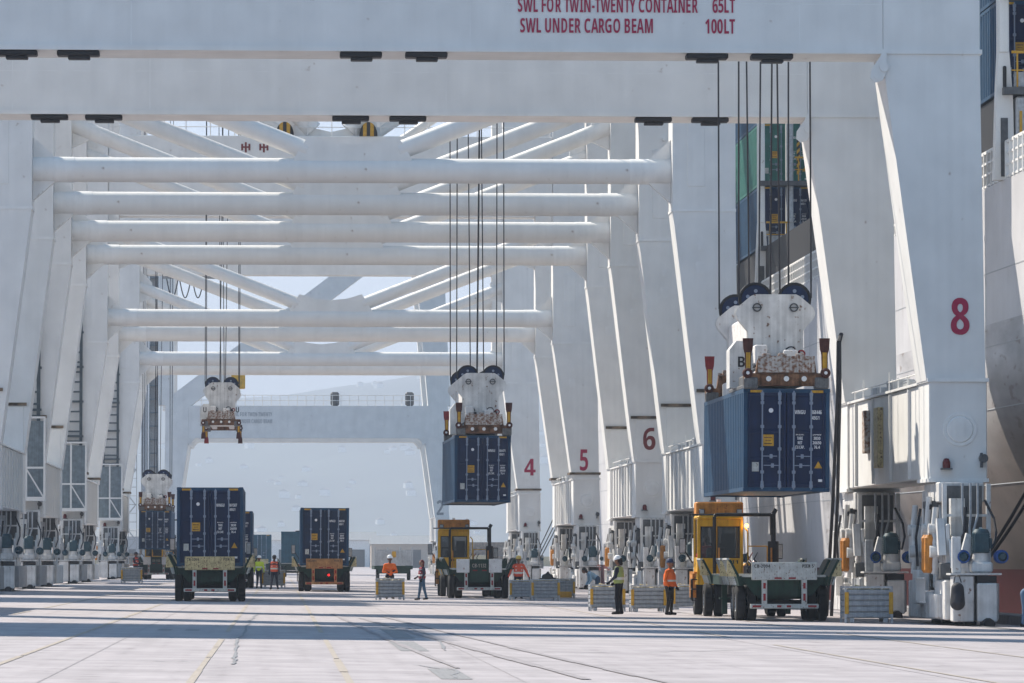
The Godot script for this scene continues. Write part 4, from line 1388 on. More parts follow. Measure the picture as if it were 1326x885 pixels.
func make_tractor(called: String, code: String) -> Node3D:   # origin below the coupling, drives towards -z
	var o := thing(called, "yellow yard tractor", "tractor")
	var b := MB.new()
	for x in [-0.42, 0.42]:
		b.box(x - 0.07, x + 0.07, 0.68, 0.96, -5.2, 0.9)
	b.cbox(-0.5, 0.5, 0.96, 1.2, -0.6, 0.6, 0.05)
	b.cbox(-1.2, 1.2, 0.5, 0.95, -5.35, -5.1, 0.04)
	b.cbox(0.6, 1.15, 0.55, 1.05, -3.0, -1.8, 0.05)
	put("frame", b, M.black, o)
	for z in [0.0, -4.2]:
		b = MB.new()
		b.tube(Vector3(-1.0, 0.5, z), Vector3(1.0, 0.5, z), 0.08, 0.08, 10)
		put("axle", b, M.black, o)
		for sx in [-1, 1]:
			wheel(o, Vector3(1.12 * sx, 0.51, z))
			if z == 0.0: wheel(o, Vector3(0.80 * sx, 0.51, z))
	# cab: corner posts, panels and roof around an open inside
	var x0 := -1.26; var x1 := 0.16; var z0 := -4.1; var z1 := -2.45
	b = MB.new()
	for x in [x0, x1 - 0.1]:
		for z in [z0, z1 - 0.1]:
			b.cbox(x, x + 0.1, 1.0, 3.02, z, z + 0.1, 0.02)
	b.cbox(x0, x1, 1.0, 1.72, z0 + 0.02, z0 + 0.08, 0.02)
	b.cbox(x0, x1, 1.0, 1.78, z1 - 0.09, z1 - 0.02, 0.02)
	b.cbox(x0 + 0.48, x0 + 0.62, 1.7, 3.0, z1 - 0.09, z1 - 0.015, 0.02)
	b.cbox(x0 + 0.02, x0 + 0.08, 1.0, 1.8, z0, z1, 0.02)
	b.cbox(x1 - 0.08, x1 - 0.02, 1.0, 1.8, z0, z1, 0.02)
	b.cbox(x0, x1, 2.76, 2.98, z1 - 0.09, z1 - 0.02, 0.02)
	b.cbox(x0, x1, 2.98, 3.10, z0 - 0.05, z1 + 0.04, 0.05)
	b.box(x0, x1, 0.96, 1.04, z0, z1)
	var cab := put("cab", b, M.yellow, o)
	for w in [[x0 + 0.09, x0 + 0.49], [x0 + 0.61, x1 - 0.09]]:
		b = MB.new()
		b.box(w[0], w[1], 1.77, 2.77, z1 - 0.065, z1 - 0.055)
		var win := put("window", b, M.glass, o)
		b = MB.new()
		var t := 0.045
		b.box(w[0], w[1], 1.76, 1.76 + t, z1 - 0.08, z1 - 0.04)
		b.box(w[0], w[1], 2.77 - t, 2.77, z1 - 0.08, z1 - 0.04)
		b.box(w[0], w[0] + t, 1.76 + t, 2.77 - t, z1 - 0.08, z1 - 0.04)
		b.box(w[1] - t, w[1], 1.76 + t, 2.77 - t, z1 - 0.08, z1 - 0.04)
		put("seal", b, M.black, win)
	b = MB.new()
	b.box(x0 + 0.1, x1 - 0.1, 1.72, 2.98, z0 + 0.045, z0 + 0.055)
	put("windscreen", b, M.glass, cab)
	for x in [x0 + 0.045, x1 - 0.055]:
		b = MB.new()
		b.box(x, x + 0.01, 1.8, 2.98, z0 + 0.1, z1 - 0.1)
		put("side_window", b, M.glass, cab)
	b = MB.new()
	b.cbox(-0.95, -0.35, 1.3, 1.5, -3.4, -2.85, 0.05)
	b.cbox(-0.95, -0.35, 1.5, 2.1, -2.95, -2.8, 0.05)
	b.cbox(-1.1, 0.05, 1.5, 1.8, -4.0, -3.75, 0.05)
	b.bar(Vector3(-0.62, 1.75, -3.75), Vector3(-0.62, 1.98, -3.55), 0.05, 0.05)
	put("seat", b, M.black, cab)
	b = MB.new()
	b.box(x0 + 0.09, x1 - 0.09, 1.05, 1.78, z0 + 0.085, z0 + 0.10)
	b.box(x0 + 0.09, x1 - 0.09, 2.94, 2.97, z0 + 0.1, z1 - 0.1)
	b.box(x0 + 0.085, x0 + 0.10, 1.05, 1.8, z0 + 0.1, z1 - 0.1)
	b.box(x1 - 0.10, x1 - 0.085, 1.05, 1.8, z0 + 0.1, z1 - 0.1)
	b.box(x0 + 0.1, x1 - 0.1, 2.2, 2.26, z0 + 0.1, z0 + 0.16)
	b.box(-0.58, -0.5, 1.8, 2.95, z0 + 0.1, z0 + 0.16)
	b.box(-0.40, 0.0, 1.8, 2.55, z0 + 0.12, z0 + 0.18)
	put("lining", b, M.black, cab)
	words("cab_lettering", code, Vector3(-0.34, 1.66, z1 - 0.012), 0.68, 0.11, M.green, cab)
	b = MB.new()
	b.cbox(x0 - 0.02, x1 + 0.02, 3.12, 3.52, -3.7, -2.6, 0.04)
	b.box(x0 + 0.1, x0 + 0.16, 3.06, 3.12, -3.2, -3.1)
	b.box(x1 - 0.16, x1 - 0.1, 3.06, 3.12, -3.2, -3.1)
	put("roof_box", b, M.orange, o)
	b = MB.new()
	b.tube(Vector3(-0.55, 3.52, -3.0), Vector3(-0.55, 3.6, -3.0), 0.07, 0.07, 10)
	b.tube(Vector3(0.05, 3.52, -2.8), Vector3(0.05, 3.56, -2.8), 0.05, 0.05, 8)
	put("beacon", b, M.hat_white, o)
	b = MB.new()
	b.path([Vector3(-0.75, 1.05, -2.15), Vector3(-0.75, 3.06, -2.15), Vector3(-0.70, 3.12, -2.15), Vector3(1.0, 3.12, -2.15), Vector3(1.02, 3.06, -2.15), Vector3(1.02, 2.5, -2.15)], 0.055, 8)
	b.tube(Vector3(-1.5, 3.12, -2.4), Vector3(-0.7, 3.12, -2.2), 0.03, 0.03, 6)
	put("pipe_frame", b, M.black, o)
	b = MB.new()
	b.tube(Vector3(1.08, 1.0, -2.3), Vector3(1.08, 2.3, -2.3), 0.17, 0.17, 14)
	b.path([Vector3(1.08, 2.3, -2.3), Vector3(1.08, 3.15, -2.3), Vector3(1.16, 3.3, -2.3)], 0.08, 10)
	put("exhaust", b, M.black, o)
	b = MB.new()
	b.cbox(0.28, 1.2, 1.0, 1.62, -4.6, -2.6, 0.08)
	put("hood", b, M.yellow, o)
	b = MB.new()
	for x in [-0.62, 1.0]:
		b.tube(Vector3(x, 1.3, -2.05), Vector3(x, 2.1, -2.05), 0.03, 0.03, 6)
	put("grab_rail", b, M.orange, o)
	b = MB.new()
	b.box(-1.34, -1.22, 0.55, 1.35, -4.75, -3.55)
	b.box(-1.34, -1.2, 1.3, 1.36, -4.8, -2.7)
	put("fender", b, M.orange, o)
	for k in 3:   # coiled air lines between cab and chassis
		b = MB.new()
		var p := []
		for i in 25:
			var t := i / 24.0
			p.append(Vector3(0.22 + k * 0.16 + 0.06 * cos(t * 40.0), 1.95 - 0.85 * sin(PI * t * 0.9) , -2.38 + 1.5 * t + 0.06 * sin(t * 40.0)))
		b.path(p, 0.018, 5)
		put("air_line", b, M.black if k != 1 else M.lens_red, o)
	for x in [-1.12, 0.05]:
		b = MB.new()
		b.cbox(x - 0.09, x + 0.09, 3.14, 3.30, -2.58, -2.46, 0.03)
		var wl := put("work_lamp", b, M.black, o)
		b = MB.new()
		b.cbox(x - 0.07, x + 0.07, 3.16, 3.28, -2.462, -2.45, 0.01)
		put("lens", b, M.galv, wl)
	b = MB.new()
	for y in [0.45, 0.8, 1.1]:
		b.box(-1.42, -1.24, y, y + 0.04, -3.3, -2.7)
	for z in [-3.3, -2.72]:
		b.box(-1.42, -1.38, 0.45, 1.14, z, z + 0.03)
	put("cab_step", b, M.black, o)
	b = MB.new()
	b.cbox(0.15, 0.9, 1.2, 1.55, -2.2, -1.5, 0.04)
	put("battery_box", b, M.grey_dark, o)
	b = MB.new()
	b.path([Vector3(0.3, 1.0, -2.36), Vector3(0.3, 2.6, -2.4), Vector3(0.2, 2.72, -2.42)], 0.025, 6)
	b.path([Vector3(0.36, 1.62, -3.0), Vector3(0.36, 2.15, -3.0), Vector3(0.95, 2.15, -3.0), Vector3(0.95, 1.62, -3.0)], 0.02, 6)
	put("hand_rail", b, M.yellow, o)
	for s in [[-1.62, 1.92], [1.42, 1.75]]:
		b = MB.new()
		b.cbox(s[0] - 0.1, s[0] + 0.1, s[1], s[1] + 0.48, -3.95, -3.88, 0.02)
		b.bar(Vector3(s[0], s[1] + 0.2, -3.95), Vector3(s[0] * 0.8, s[1] - 0.3, -4.0), 0.04, 0.04)
		var mi := put("mirror", b, M.black, o)
		b = MB.new()
		b.box(s[0] - 0.08, s[0] + 0.08, s[1] + 0.03, s[1] + 0.45, -3.878, -3.874)
		put("mirror_glass", b, M.galv, mi)
	return o

func boxes_and_trucks() -> void:
	# near truck under crane 8, waiting for its box
	var near_turn := deg_to_rad(-0.9)
	var ch := make_chassis("container_chassis", "plate_grey")
	tag(ch, "empty green yard chassis with a rust-streaked grey rear board beside crane 8", "trailer", "yard chassis")
	ch.position = Vector3(14.12, gy(14.1) , -133.6)
	ch.rotation.y = near_turn
	var tr := make_tractor("yard_tractor", "H-7011")
	tag(tr, "yellow yard tractor with a red-shirted driver beside crane 8", "tractor", "yellow yard tractors")
	tr.position = ch.position + Vector3(-0.18, 0, -11.6).rotated(Vector3.UP, near_turn)
	tr.rotation.y = near_turn
	var b := MB.new()   # lit lamp on the cab's corner
	b.tube(Vector3(0.27, 2.78, -2.50), Vector3(0.27, 2.78, -2.44), 0.065, 0.065, 12)
	put("lamp", b, M.lamp_amber, tr)
	var li := OmniLight3D.new()
	li.name = "cab_lamp"
	li.light_color = Color(1.0, 0.75, 0.45)
	li.light_energy = 0.06
	li.omni_range = 30.0
	li.omni_attenuation = 2.0
	li.light_size = 0.06
	li.shadow_enabled = true
	li.position = Vector3(0.27, 2.78, -2.36)
	tr.add_child(li)
	# loaded truck left of the lane centre
	var ch2 := make_chassis("container_chassis", "cream")
	tag(ch2, "dark green loaded chassis with a stained cream rear board", "trailer", "yard chassis")
	ch2.position = Vector3(-2.57, gy(-2.57), -176.6)
	var t2 := dup(tr, "yellow yard tractor hidden ahead of the large loaded box", ch2.position + Vector3(-0.1, 0, -11.6))
	for c in t2.get_children():
		if c is Light3D or String(c.name).begins_with("lamp"):
			t2.remove_child(c)
			c.free()
	# loaded truck with a tan board
	var ch3 := make_chassis("container_chassis", "tan_board")
	tag(ch3, "loaded chassis with a tan rear board and one lit red tail lamp", "trailer", "yard chassis")
	ch3.position = Vector3(2.24, gy(2.24), -240.4)
	b = MB.new()
	b.tube(Vector3(0.22, 0.84, -0.05), Vector3(0.22, 0.84, -0.02), 0.05, 0.05, 12)
	put("tail_lamp", b, M.lamp_red, ch3)
	li = OmniLight3D.new()
	li.name = "tail_light"
	li.light_color = Color(1.0, 0.15, 0.12)
	li.light_energy = 0.04
	li.omni_range = 30.0
	li.omni_attenuation = 2.0
	li.light_size = 0.06
	li.shadow_enabled = true
	li.position = Vector3(0.22, 0.84, 0.08)
	ch3.add_child(li)
	var t3 := dup(t2, "yellow yard tractor ahead of the box on the tan-board chassis", ch3.position + Vector3(0.1, 0, -11.6))
	# empty truck in the middle, dark panel between two white ones
	var ch4 := make_chassis("container_chassis", "white_rust", true)
	tag(ch4, "empty chassis with a dark green centre panel between two rust-stained white boards", "trailer", "yard chassis")
	ch4.position = Vector3(8.58, gy(8.6), -206.0)
	ch4.rotation.y = deg_to_rad(-0.5)
	var t4 := dup(t2, "yellow yard tractor with an empty cab under the middle hanging box", ch4.position + Vector3(-0.15, 0, -11.6).rotated(Vector3.UP, deg_to_rad(-0.5)), deg_to_rad(-0.5))
	# trucks behind the loaded one, and the one under the far left box
	var ch5 := dup(ch2, "loaded chassis queueing directly behind the stained cream-board chassis", Vector3(-2.72, gy(-2.7), -262.0))
	dup(t2, "yellow yard tractor of the queueing second loaded chassis", ch5.position + Vector3(-0.1, 0, -11.6))
	var ch6 := dup(ch4, "empty green chassis under the far hanging box near the seated man", Vector3(-9.35, gy(-9.3), -364.0))
	dup(t2, "yellow yard tractor under the far hanging box near the seated man", ch6.position + Vector3(0.0, 0, -11.6))
	var ch7 := dup(ch2, "far chassis carrying a teal box towards the end of the quay", Vector3(-2.1, gy(-2.1), -500.0))
	var ch8 := dup(ch2, "far chassis facing the camera under a plain teal box", Vector3(1.35, gy(1.3), -452.0), PI)
	# boxes
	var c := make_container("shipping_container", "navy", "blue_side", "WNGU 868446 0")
	c.set_meta("label", "dark blue container hanging over the empty chassis beside crane 8, its blue side showing")
	c.set_meta("group", "dark blue shipping containers")
	c.position = Vector3(14.22, 3.58, -134.0)
	c.rotation.y = deg_to_rad(0.15)
	c.rotation.z = deg_to_rad(-0.4)
	var q := dup(c, "dark blue container hanging in mid-air over the truck with an empty cab", Vector3(8.76, 4.16, -207.0), deg_to_rad(0.55))
	recode(q, "864471 3")
	repaint(q, M.navy_deep)
	q = dup(c, "dark blue container on the chassis with the stained cream board", ch2.position + Vector3(0, 1.31, -0.14))
	q.rotation.z = 0.0
	recode(q, "861587 7")
	q = dup(c, "dark blue container on the chassis with the tan board", ch3.position + Vector3(0, 1.31, -0.14))
	recode(q, "868250 8")
	repaint(q, M.navy_faded)
	q = dup(c, "dark blue container hanging far off above the seated man's truck", Vector3(-9.38, 2.48, -361.0))
	recode(q, "862003 1")
	repaint(q, M.navy_faded)
	q = dup(c, "dark blue container half hidden behind the large loaded box", ch5.position + Vector3(0, 1.31, -0.14))
	recode(q, "865519 2")
	b = MB.new()
	b.box(0.62, 1.12, 0.65, 1.2, -0.008, 0.002)
	put("notice_board", b, M.pale_panel, q)
	var tl := make_container("shipping_container", "teal_side", "teal_side", "WNGU 863310 5", false)
	tag(tl, "plain teal container on a far chassis beside the box with the tan board", "container", "far teal containers")
	tl.position = Vector3(1.35, gy(1.3) + 1.31, -451.9)
	tl.rotation.y = PI
	dup(tl, "plain teal container far off above the man in the yellow jacket", Vector3(-2.1, gy(-2.1) + 1.31, -500.2))

# ---------------------------------------------------------------- headblocks, spreaders and ropes
func make_spreader(called: String, letter: String) -> Node3D:   # origin at the top centre of the box it lifts
	var o := thing(called, "container spreader", "spreader")
	var b := MB.new()
	for x in [-0.55, 0.55]:
		b.cbox(x - 0.16, x + 0.16, 0.12, 0.55, -5.7, 5.7, 0.03)
	b.cbox(-0.85, 0.85, 0.2, 0.75, -2.4, 2.4, 0.04)
	put("main_frame", b, M.white_rust, o)
	for sz in [1.0, -1.0]:
		b = MB.new()
		var z: float = 6.02 * sz
		b.cbox(-1.2, 1.2, 0.06, 0.42, z - 0.16, z + 0.16, 0.03)
		b.prism([Vector2(-0.86, 0.42), Vector2(0.86, 0.42), Vector2(0.80, 0.80), Vector2(-0.80, 0.80)], Vector3(0, 0, z - 0.14), Vector3.RIGHT, Vector3.UP, Vector3(0, 0, 0.28))
		var eb := put("end_beam", b, M.rust, o)
		b = MB.new()
		b.box(-0.80, 0.80, 0.44, 0.90, z + 0.145 * sz - 0.01, z + 0.145 * sz + 0.01)
		for x in [-0.55, -0.1, 0.4]:
			b.cbox(x - 0.12, x + 0.12, 0.82, 0.98, z - 0.1, z + 0.12, 0.03)
		put("peeling_plate", b, M.peel, eb)
		for x in [-0.5, 0.0, 0.5]:
			b = MB.new()
			b.lathe([Vector2(0, 0), Vector2(0.075, 0), Vector2(0.075, 0.02), Vector2(0, 0.02)], Vector3(x, 0.26, z + 0.155 * sz), Vector3(0, 0, sz), 14)
			put("lamp_hole", b, M.pale_panel, eb)
		for sx in [-1.0, 1.0]:
			b = MB.new()   # corner twistlock housing
			b.cbox(1.0 * sx - 0.2, 1.0 * sx + 0.2, -0.02, 0.3, z - 0.24, z + 0.2, 0.03)
			put("twistlock_housing", b, M.steel, eb)
			# guide arm swung up, red over yellow
			b = MB.new()
			b.prism([Vector2(-0.08, 0.45), Vector2(0.08, 0.45), Vector2(0.09, 0.95), Vector2(0.13, 1.10), Vector2(0.15, 1.40), Vector2(-0.15, 1.40), Vector2(-0.13, 1.10), Vector2(-0.09, 0.95)], Vector3(1.08 * sx, 0, z + 0.10), Vector3.RIGHT, Vector3.UP, Vector3(0, 0, 0.07))
			var arm := put("guide_arm", b, M.red if sx < 0 and sz < 0 else M.dark_rust, o)
			b = MB.new()
			b.box(1.08 * sx - 0.06, 1.08 * sx + 0.06, 0.52, 1.0, z + 0.172, z + 0.182)
			put("yellow_strip", b, M.yellow_clean, arm)
			b = MB.new()
			b.lathe([Vector2(0, 0), Vector2(0.14, 0), Vector2(0.14, 0.16), Vector2(0.11, 0.2), Vector2(0, 0.2)], Vector3(1.1 * sx, 0.42, z + 0.1), Vector3.BACK, 16)
			put("pivot", b, M.dark_rust, arm)
			b = MB.new()
			b.lathe([Vector2(0, 0), Vector2(0.05, 0), Vector2(0.04, 0.04), Vector2(0, 0.05)], Vector3(1.1 * sx, 0.42, z + 0.30), Vector3.BACK, 12)
			put("pivot_cap", b, M.hat_white, arm)
	# headblock: shaped plates, body and rope sheaves at both ends
	b = MB.new()
	b.cbox(-0.78, 0.78, 0.8, 2.2, -2.9, 2.9, 0.05)
	b.cbox(-0.7, -0.35, 0.75, 1.3, 2.9, 4.4, 0.04)
	b.cbox(0.1, 0.5, 0.75, 1.15, 2.9, 4.6, 0.04)
	put("headblock", b, M.white_rust, o)
	for sz in [1.0, -1.0]:
		for k in 2:
			b = MB.new()
			b.prism([Vector2(-0.80, 0.95), Vector2(0.80, 0.95), Vector2(0.80, 1.75), Vector2(1.10, 2.1), Vector2(1.16, 2.25), Vector2(1.10, 2.42), Vector2(0.72, 2.74), Vector2(0.6, 2.8), Vector2(-0.6, 2.8), Vector2(-0.72, 2.74), Vector2(-1.10, 2.42), Vector2(-1.16, 2.25), Vector2(-1.10, 2.1), Vector2(-0.80, 1.75)], Vector3(0, 0, sz * (3.25 - 0.34 * k)), Vector3.RIGHT, Vector3.UP, Vector3(0, 0, -0.05 * sz))
			put("side_plate", b, M.white_low if k == 0 else M.white_rust, o)
		for x in [-0.56, 0.56]:
			b = MB.new()
			b.lathe([Vector2(0, -0.09), Vector2(0.40, -0.07), Vector2(0.44, -0.09), Vector2(0.49, -0.09), Vector2(0.46, 0.0), Vector2(0.49, 0.09), Vector2(0.44, 0.09), Vector2(0.40, 0.07), Vector2(0, 0.09)], Vector3(x, 2.66, sz * 3.06), Vector3.BACK, 26)
			var sh := put("sheave", b, M.black, o)
			b = MB.new()
			b.lathe([Vector2(0, 0), Vector2(0.41, 0), Vector2(0.40, 0.012), Vector2(0, 0.012)], Vector3(x, 2.66, sz * 3.06 + 0.085), Vector3.BACK, 22)
			put("sheave_web", b, M.navy, sh)
			b = MB.new()
			for i in 5:
				var t := TAU * i / 5.0 + 0.3
				b.tube(Vector3(x + 0.24 * cos(t), 2.66 + 0.24 * sin(t), sz * 3.06 + 0.09), Vector3(x + 0.24 * cos(t), 2.66 + 0.24 * sin(t), sz * 3.06 + 0.105), 0.055, 0.055, 10)
			put("lightening_hole", b, M.bar_grey, sh)
			b = MB.new()
			b.lathe([Vector2(0.09, 0), Vector2(0.13, 0), Vector2(0.13, 0.03), Vector2(0.09, 0.03), Vector2(0.09, 0)], Vector3(x * 0.95, 2.42, sz * 3.2 + 0.06 * sz), Vector3.BACK, 14)
			b.box(x * 0.95 - 0.14, x * 0.95 + 0.14, 2.405, 2.435, sz * 3.26, sz * 3.28 + 0.01)
			put("pin_cover", b, M.grey_dark, o)
	# hoses, clamps and boxes
	for sx in [-1.0, 1.0]:
		b = MB.new()
		var p := []
		for i in 9:
			var t := PI * i / 8.0
			p.append(Vector3(0.42 * sx - 0.16 * sx * cos(t), 1.12 + 0.16 * sin(t) if i < 7 else 1.1, 3.4 + 0.1 * sin(t)))
		b.path(p, 0.022)
		put("hose", b, M.rope, o)
		b = MB.new()
		b.cbox(0.28 * sx - 0.1, 0.28 * sx + 0.1, 0.98, 1.08, 3.25, 3.45, 0.02)
		put("valve", b, M.black, o)
		b = MB.new()
		b.tube(Vector3(0.62 * sx, 1.06, 3.25), Vector3(0.62 * sx, 1.06, 3.5), 0.09, 0.09, 10)
		put("valve", b, M.black, o)
	b = MB.new()
	b.lathe([Vector2(0.07, 0), Vector2(0.12, 0), Vector2(0.12, 0.05), Vector2(0.07, 0.05), Vector2(0.07, 0)], Vector3(0.72, 1.08, 3.45), Vector3.BACK, 14)
	put("red_ring", b, M.red, o)
	b = MB.new()
	b.prism([Vector2(-0.36, 0.1), Vector2(0.30, 0.1), Vector2(0.34, 1.2), Vector2(0.16, 1.45), Vector2(-0.16, 1.45), Vector2(-0.36, 1.2)], Vector3(-0.98, 0, 2.4), Vector3.RIGHT, Vector3.UP, Vector3(0, 0, 1.0))
	var eq := put("equipment_box", b, M.white_low, o)
	if letter != "": words("box_letter", letter, Vector3(-1.0, 0.85, 3.412), 0.2, 0.3, M.black, eq)
	b = MB.new()
	b.cbox(-1.16, -0.72, -0.0, 0.12, 1.2, 5.4, 0.02)
	b.cbox(-1.1, -0.9, 0.1, 0.4, 3.6, 5.2, 0.04)
	b.cbox(0.9, 1.1, 0.1, 0.35, -5.2, -3.0, 0.04)
	b.path([Vector3(-0.5, 0.7, 4.4), Vector3(-0.9, 0.5, 4.7), Vector3(-1.1, 0.35, 5.3)], 0.04)
	put("hydraulic_gear", b, M.steel, o)
	return o

func hang(o: Node3D, top: float) -> void:   # the hoist ropes, each a part of the lifting gear
	var y0 := 2.7
	var h := top - o.position.y
	for sz in [1.0, -1.0]:
		for x in [-1.04, -0.13, 0.15, 1.05]:
			var b := MB.new()
			var xt: float = x * 1.0 + (0.10 if absf(x) < 0.5 else 0.02) * (1.0 if x < 0 else -1.0) * 3.0 * sz
			b.tube(Vector3(x, y0, sz * 3.06), Vector3(xt, h, sz * 3.06), 0.028, 0.028, 6, false)
			put("hoist_rope", b, M.rope, o)

func lifting_gear() -> void:
	var s := make_spreader("spreader", "B")
	tag(s, "white and rusty spreader marked B on the hanging box beside crane 8", "spreader", "spreaders hanging on hoist ropes")
	s.position = Vector3(14.22, 3.58 + 2.91, -140.1)
	var q := dup(s, "rust-stained spreader on the hanging box over the truck with an empty cab", Vector3(8.76, 4.16 + 2.91, -213.1), deg_to_rad(0.55))
	q.find_child("equipment_box", false, false).get_child(0).free()
	var w := dup(q, "empty spreader with lowered red arms hanging high marked with two letters U", Vector3(-3.62, 9.9, -301.0))
	for x in [-1.0, 1.0]:
		words("box_letter", "U", Vector3(x, 1.0, 6.22), 0.2, 0.32, M.black, w)
	for c in w.get_children():   # no box below: the arms hang down
		if String(c.name).begins_with("guide_arm"):
			c.scale = Vector3(1, -1, 1)
			c.position.y = 0.62
	var f := dup(q, "far spreader on the box above the seated man's truck", Vector3(-9.38, 2.48 + 2.91, -367.1))
	hang(s, 41.0); hang(q, 42.0); hang(w, 42.0); hang(f, 42.0)
	# dark power cable hanging beside crane 8's rear leg
	var cb := MB.new()
	for dx in [0.0, 0.15]:
		cb.path([Vector3(0.75, 9.3, -1.2), Vector3(0.40 + dx * 0.3, 8.6, -0.1), Vector3(0.36 + dx * 0.5, 7.0, 0.05), Vector3(0.2 + dx, 3.6, 0.05), Vector3(dx, 0, 0)], 0.055, 8)
	var o := put("power_cable", cb, M.rope, self)
	o.position = Vector3(17.12, gy(17.1), -149.5)
	tag(o, "doubled black cable hanging down beside the rear leg of crane 8", "cable")

# ---------------------------------------------------------------- crates of lashing gear
func make_crate() -> Node3D:   # 1.15 wide (x), 0.95 deep (z), base centre at the origin
	var o := thing("lashing_crate", "ribbed metal crate", "crate")
	var b := MB.new()
	for s in [-1.0, 1.0]:
		for i in 5:   # horizontal boards
			var y := 0.14 + i * 0.138
			b.cbox(-0.55, 0.55, y, y + 0.11, 0.44 * s - 0.015, 0.44 * s + 0.015, 0.012)
			b.cbox(0.56 * s - 0.015, 0.56 * s + 0.015, y, y + 0.11, -0.42, 0.42, 0.012)
		b.box(-0.54, 0.54, 0.14, 0.80, 0.39 * s - 0.01, 0.40 * s + 0.01)
		b.box(0.53 * s - 0.01, 0.53 * s + 0.01, 0.14, 0.80, -0.4, 0.4)
	b.box(-0.53, 0.53, 0.12, 0.15, -0.42, 0.42)
	put("ribbed_panel", b, M.crate_metal, o)
	for sx in [-1, 1]:
		for sz in [-1, 1]:
			b = MB.new()
			b.box(0.555 * sx - 0.025, 0.555 * sx + 0.025, 0.0, 0.86, 0.44 * sz - 0.025, 0.44 * sz + 0.025)
			put("post", b, M.galv, o)
			b = MB.new()
			b.cbox(0.53 * sx - 0.05, 0.53 * sx + 0.05, 0.22, 0.74, 0.475 * sz - 0.008, 0.475 * sz + 0.008, 0.006)
			put("yellow_strip", b, M.yellow_clean, o)
	b = MB.new()
	for s in [-1.0, 1.0]:
		b.box(-0.58, 0.58, 0.83, 0.88, 0.45 * s - 0.02, 0.45 * s + 0.02)
		b.box(0.565 * s - 0.02, 0.565 * s + 0.02, 0.83, 0.88, -0.43, 0.43)
	for x in [-0.4, 0.4]:
		b.box(x - 0.05, x + 0.05, 0.02, 0.12, -0.44, 0.44)
	put("rim", b, M.galv, o)
	b = MB.new()
	for i in 26:   # twistlock cones lying in it
		var p := Vector3(rng.randf_range(-0.46, 0.46), rng.randf_range(0.74, 0.86), rng.randf_range(-0.34, 0.34))
		var d := Vector3(rng.randf_range(-1, 1), rng.randf_range(-0.4, 0.6), rng.randf_range(-1, 1)).normalized()
		b.tube(p - d * 0.08, p + d * 0.08, 0.06, 0.03, 7)
	var heap := put("cone_heap", b, M.cream, o)
	heap.set_meta("kind", "stuff")
	return o

func crates() -> void:
	var src: Node3D = null
	for q in [
		[12.0, 156.0, 0.0, 1.0, "silver crate heaped with cones between the two men in front of leg 6"],
		[10.76, 157.4, 0.0, 1.0, "silver crate in front of the smaller one, behind the man with the green-yellow vest"],
		[11.05, 163.0, 0.0, 0.9, "silver crate with a pair of yellow strips, just behind the dark-jacketed man's crate"],
		[14.0, 164.5, 0.1, 1.0, "silver crate behind the orange-vested man, close to the yellow tractor"],
		[16.25, 132.2, 0.0, 1.16, "blue-grey crate standing against crane 8's running gear"],
		[11.0, 198.5, 0.0, 1.02, "silver crate beside the empty truck with the dark cloth bag on it"],
		[10.3, 203.5, 0.0, 0.95, "silver crate right before the man in orange overalls"],
		[12.60, 214.0, 0.0, 1.0, "silver crate with a yellow base at the foot of crane 5"],
		[4.45, 193.5, 0.0, 1.0, "silver crate before the man with crossed arms in orange"],
		[-9.25, 301.0, 0.0, 1.15, "pale metal crate that the man in the red vest sits on"],
		[-0.35, 268.0, 0.0, 1.15, "pale crate behind the man in the orange vest and the yellow jacket"]]:
		var o: Node3D
		if src == null:
			src = make_crate()
			o = src
		else: o = dup(src, q[4], Vector3.ZERO)
		o.set_meta("label", q[4])
		o.set_meta("group", "metal crates for lashing gear")
		o.position = Vector3(q[0], gy(q[0]), -q[1])
		o.rotation.y = q[2]
		o.scale = Vector3.ONE * q[3]
		if q[4].contains("yellow base"):
			var yb := MB.new()
			yb.cbox(-0.42, 0.42, 0.03, 0.30, 0.46, 0.54, 0.02)
			for y in [0.10, 0.20]: yb.box(-0.42, 0.42, y - 0.012, y + 0.012, 0.54, 0.555)
			put("yellow_base", yb, M.yellow_clean, o)
	# yellow base frame and a dark bag lying on a crate, a black backpack on the crane's casing
	var o := thing("dark_bag", "black cloth bag lying on the crate beside the empty truck", "bag", Vector3(11.1, gy(11.0) + 0.88, -198.4))
	put("cloth", sdf_mesh([[Vector3(-0.12, 0.1, 0), Vector3(0.12, 0.12, 0.02), 0.13, 0.11, Color.WHITE], [Vector3(0, 0.2, 0), Vector3(0.02, 0.28, 0), 0.1, 0.06, Color.WHITE], [Vector3(-0.3, 0.02, 0.1), Vector3(0.3, 0.03, 0.05), 0.05, 0.05, Color.WHITE]], 0.03, 0.05), M.hat_dark, o)
	o = thing("backpack", "black backpack hanging on the white end casing under crane 8", "backpack", Vector3(18.05, gy(18) + 0.5, -127.0))
	put("bag", sdf_mesh([[Vector3(0, 0.12, 0), Vector3(0, 0.5, 0), 0.2, 0.17, Color.WHITE], [Vector3(0, 0.14, 0.12), Vector3(0, 0.28, 0.12), 0.13, 0.11, Color.WHITE]], 0.025, 0.05), M.hat_dark, o)
	var b := MB.new()
	for x in [-0.1, 0.1]:
		b.path([Vector3(x, 0.66, 0), Vector3(x * 0.6, 0.82, -0.04), Vector3(x * 0.5, 0.86, -0.1)], 0.015)
	put("strap", b, M.black, o)

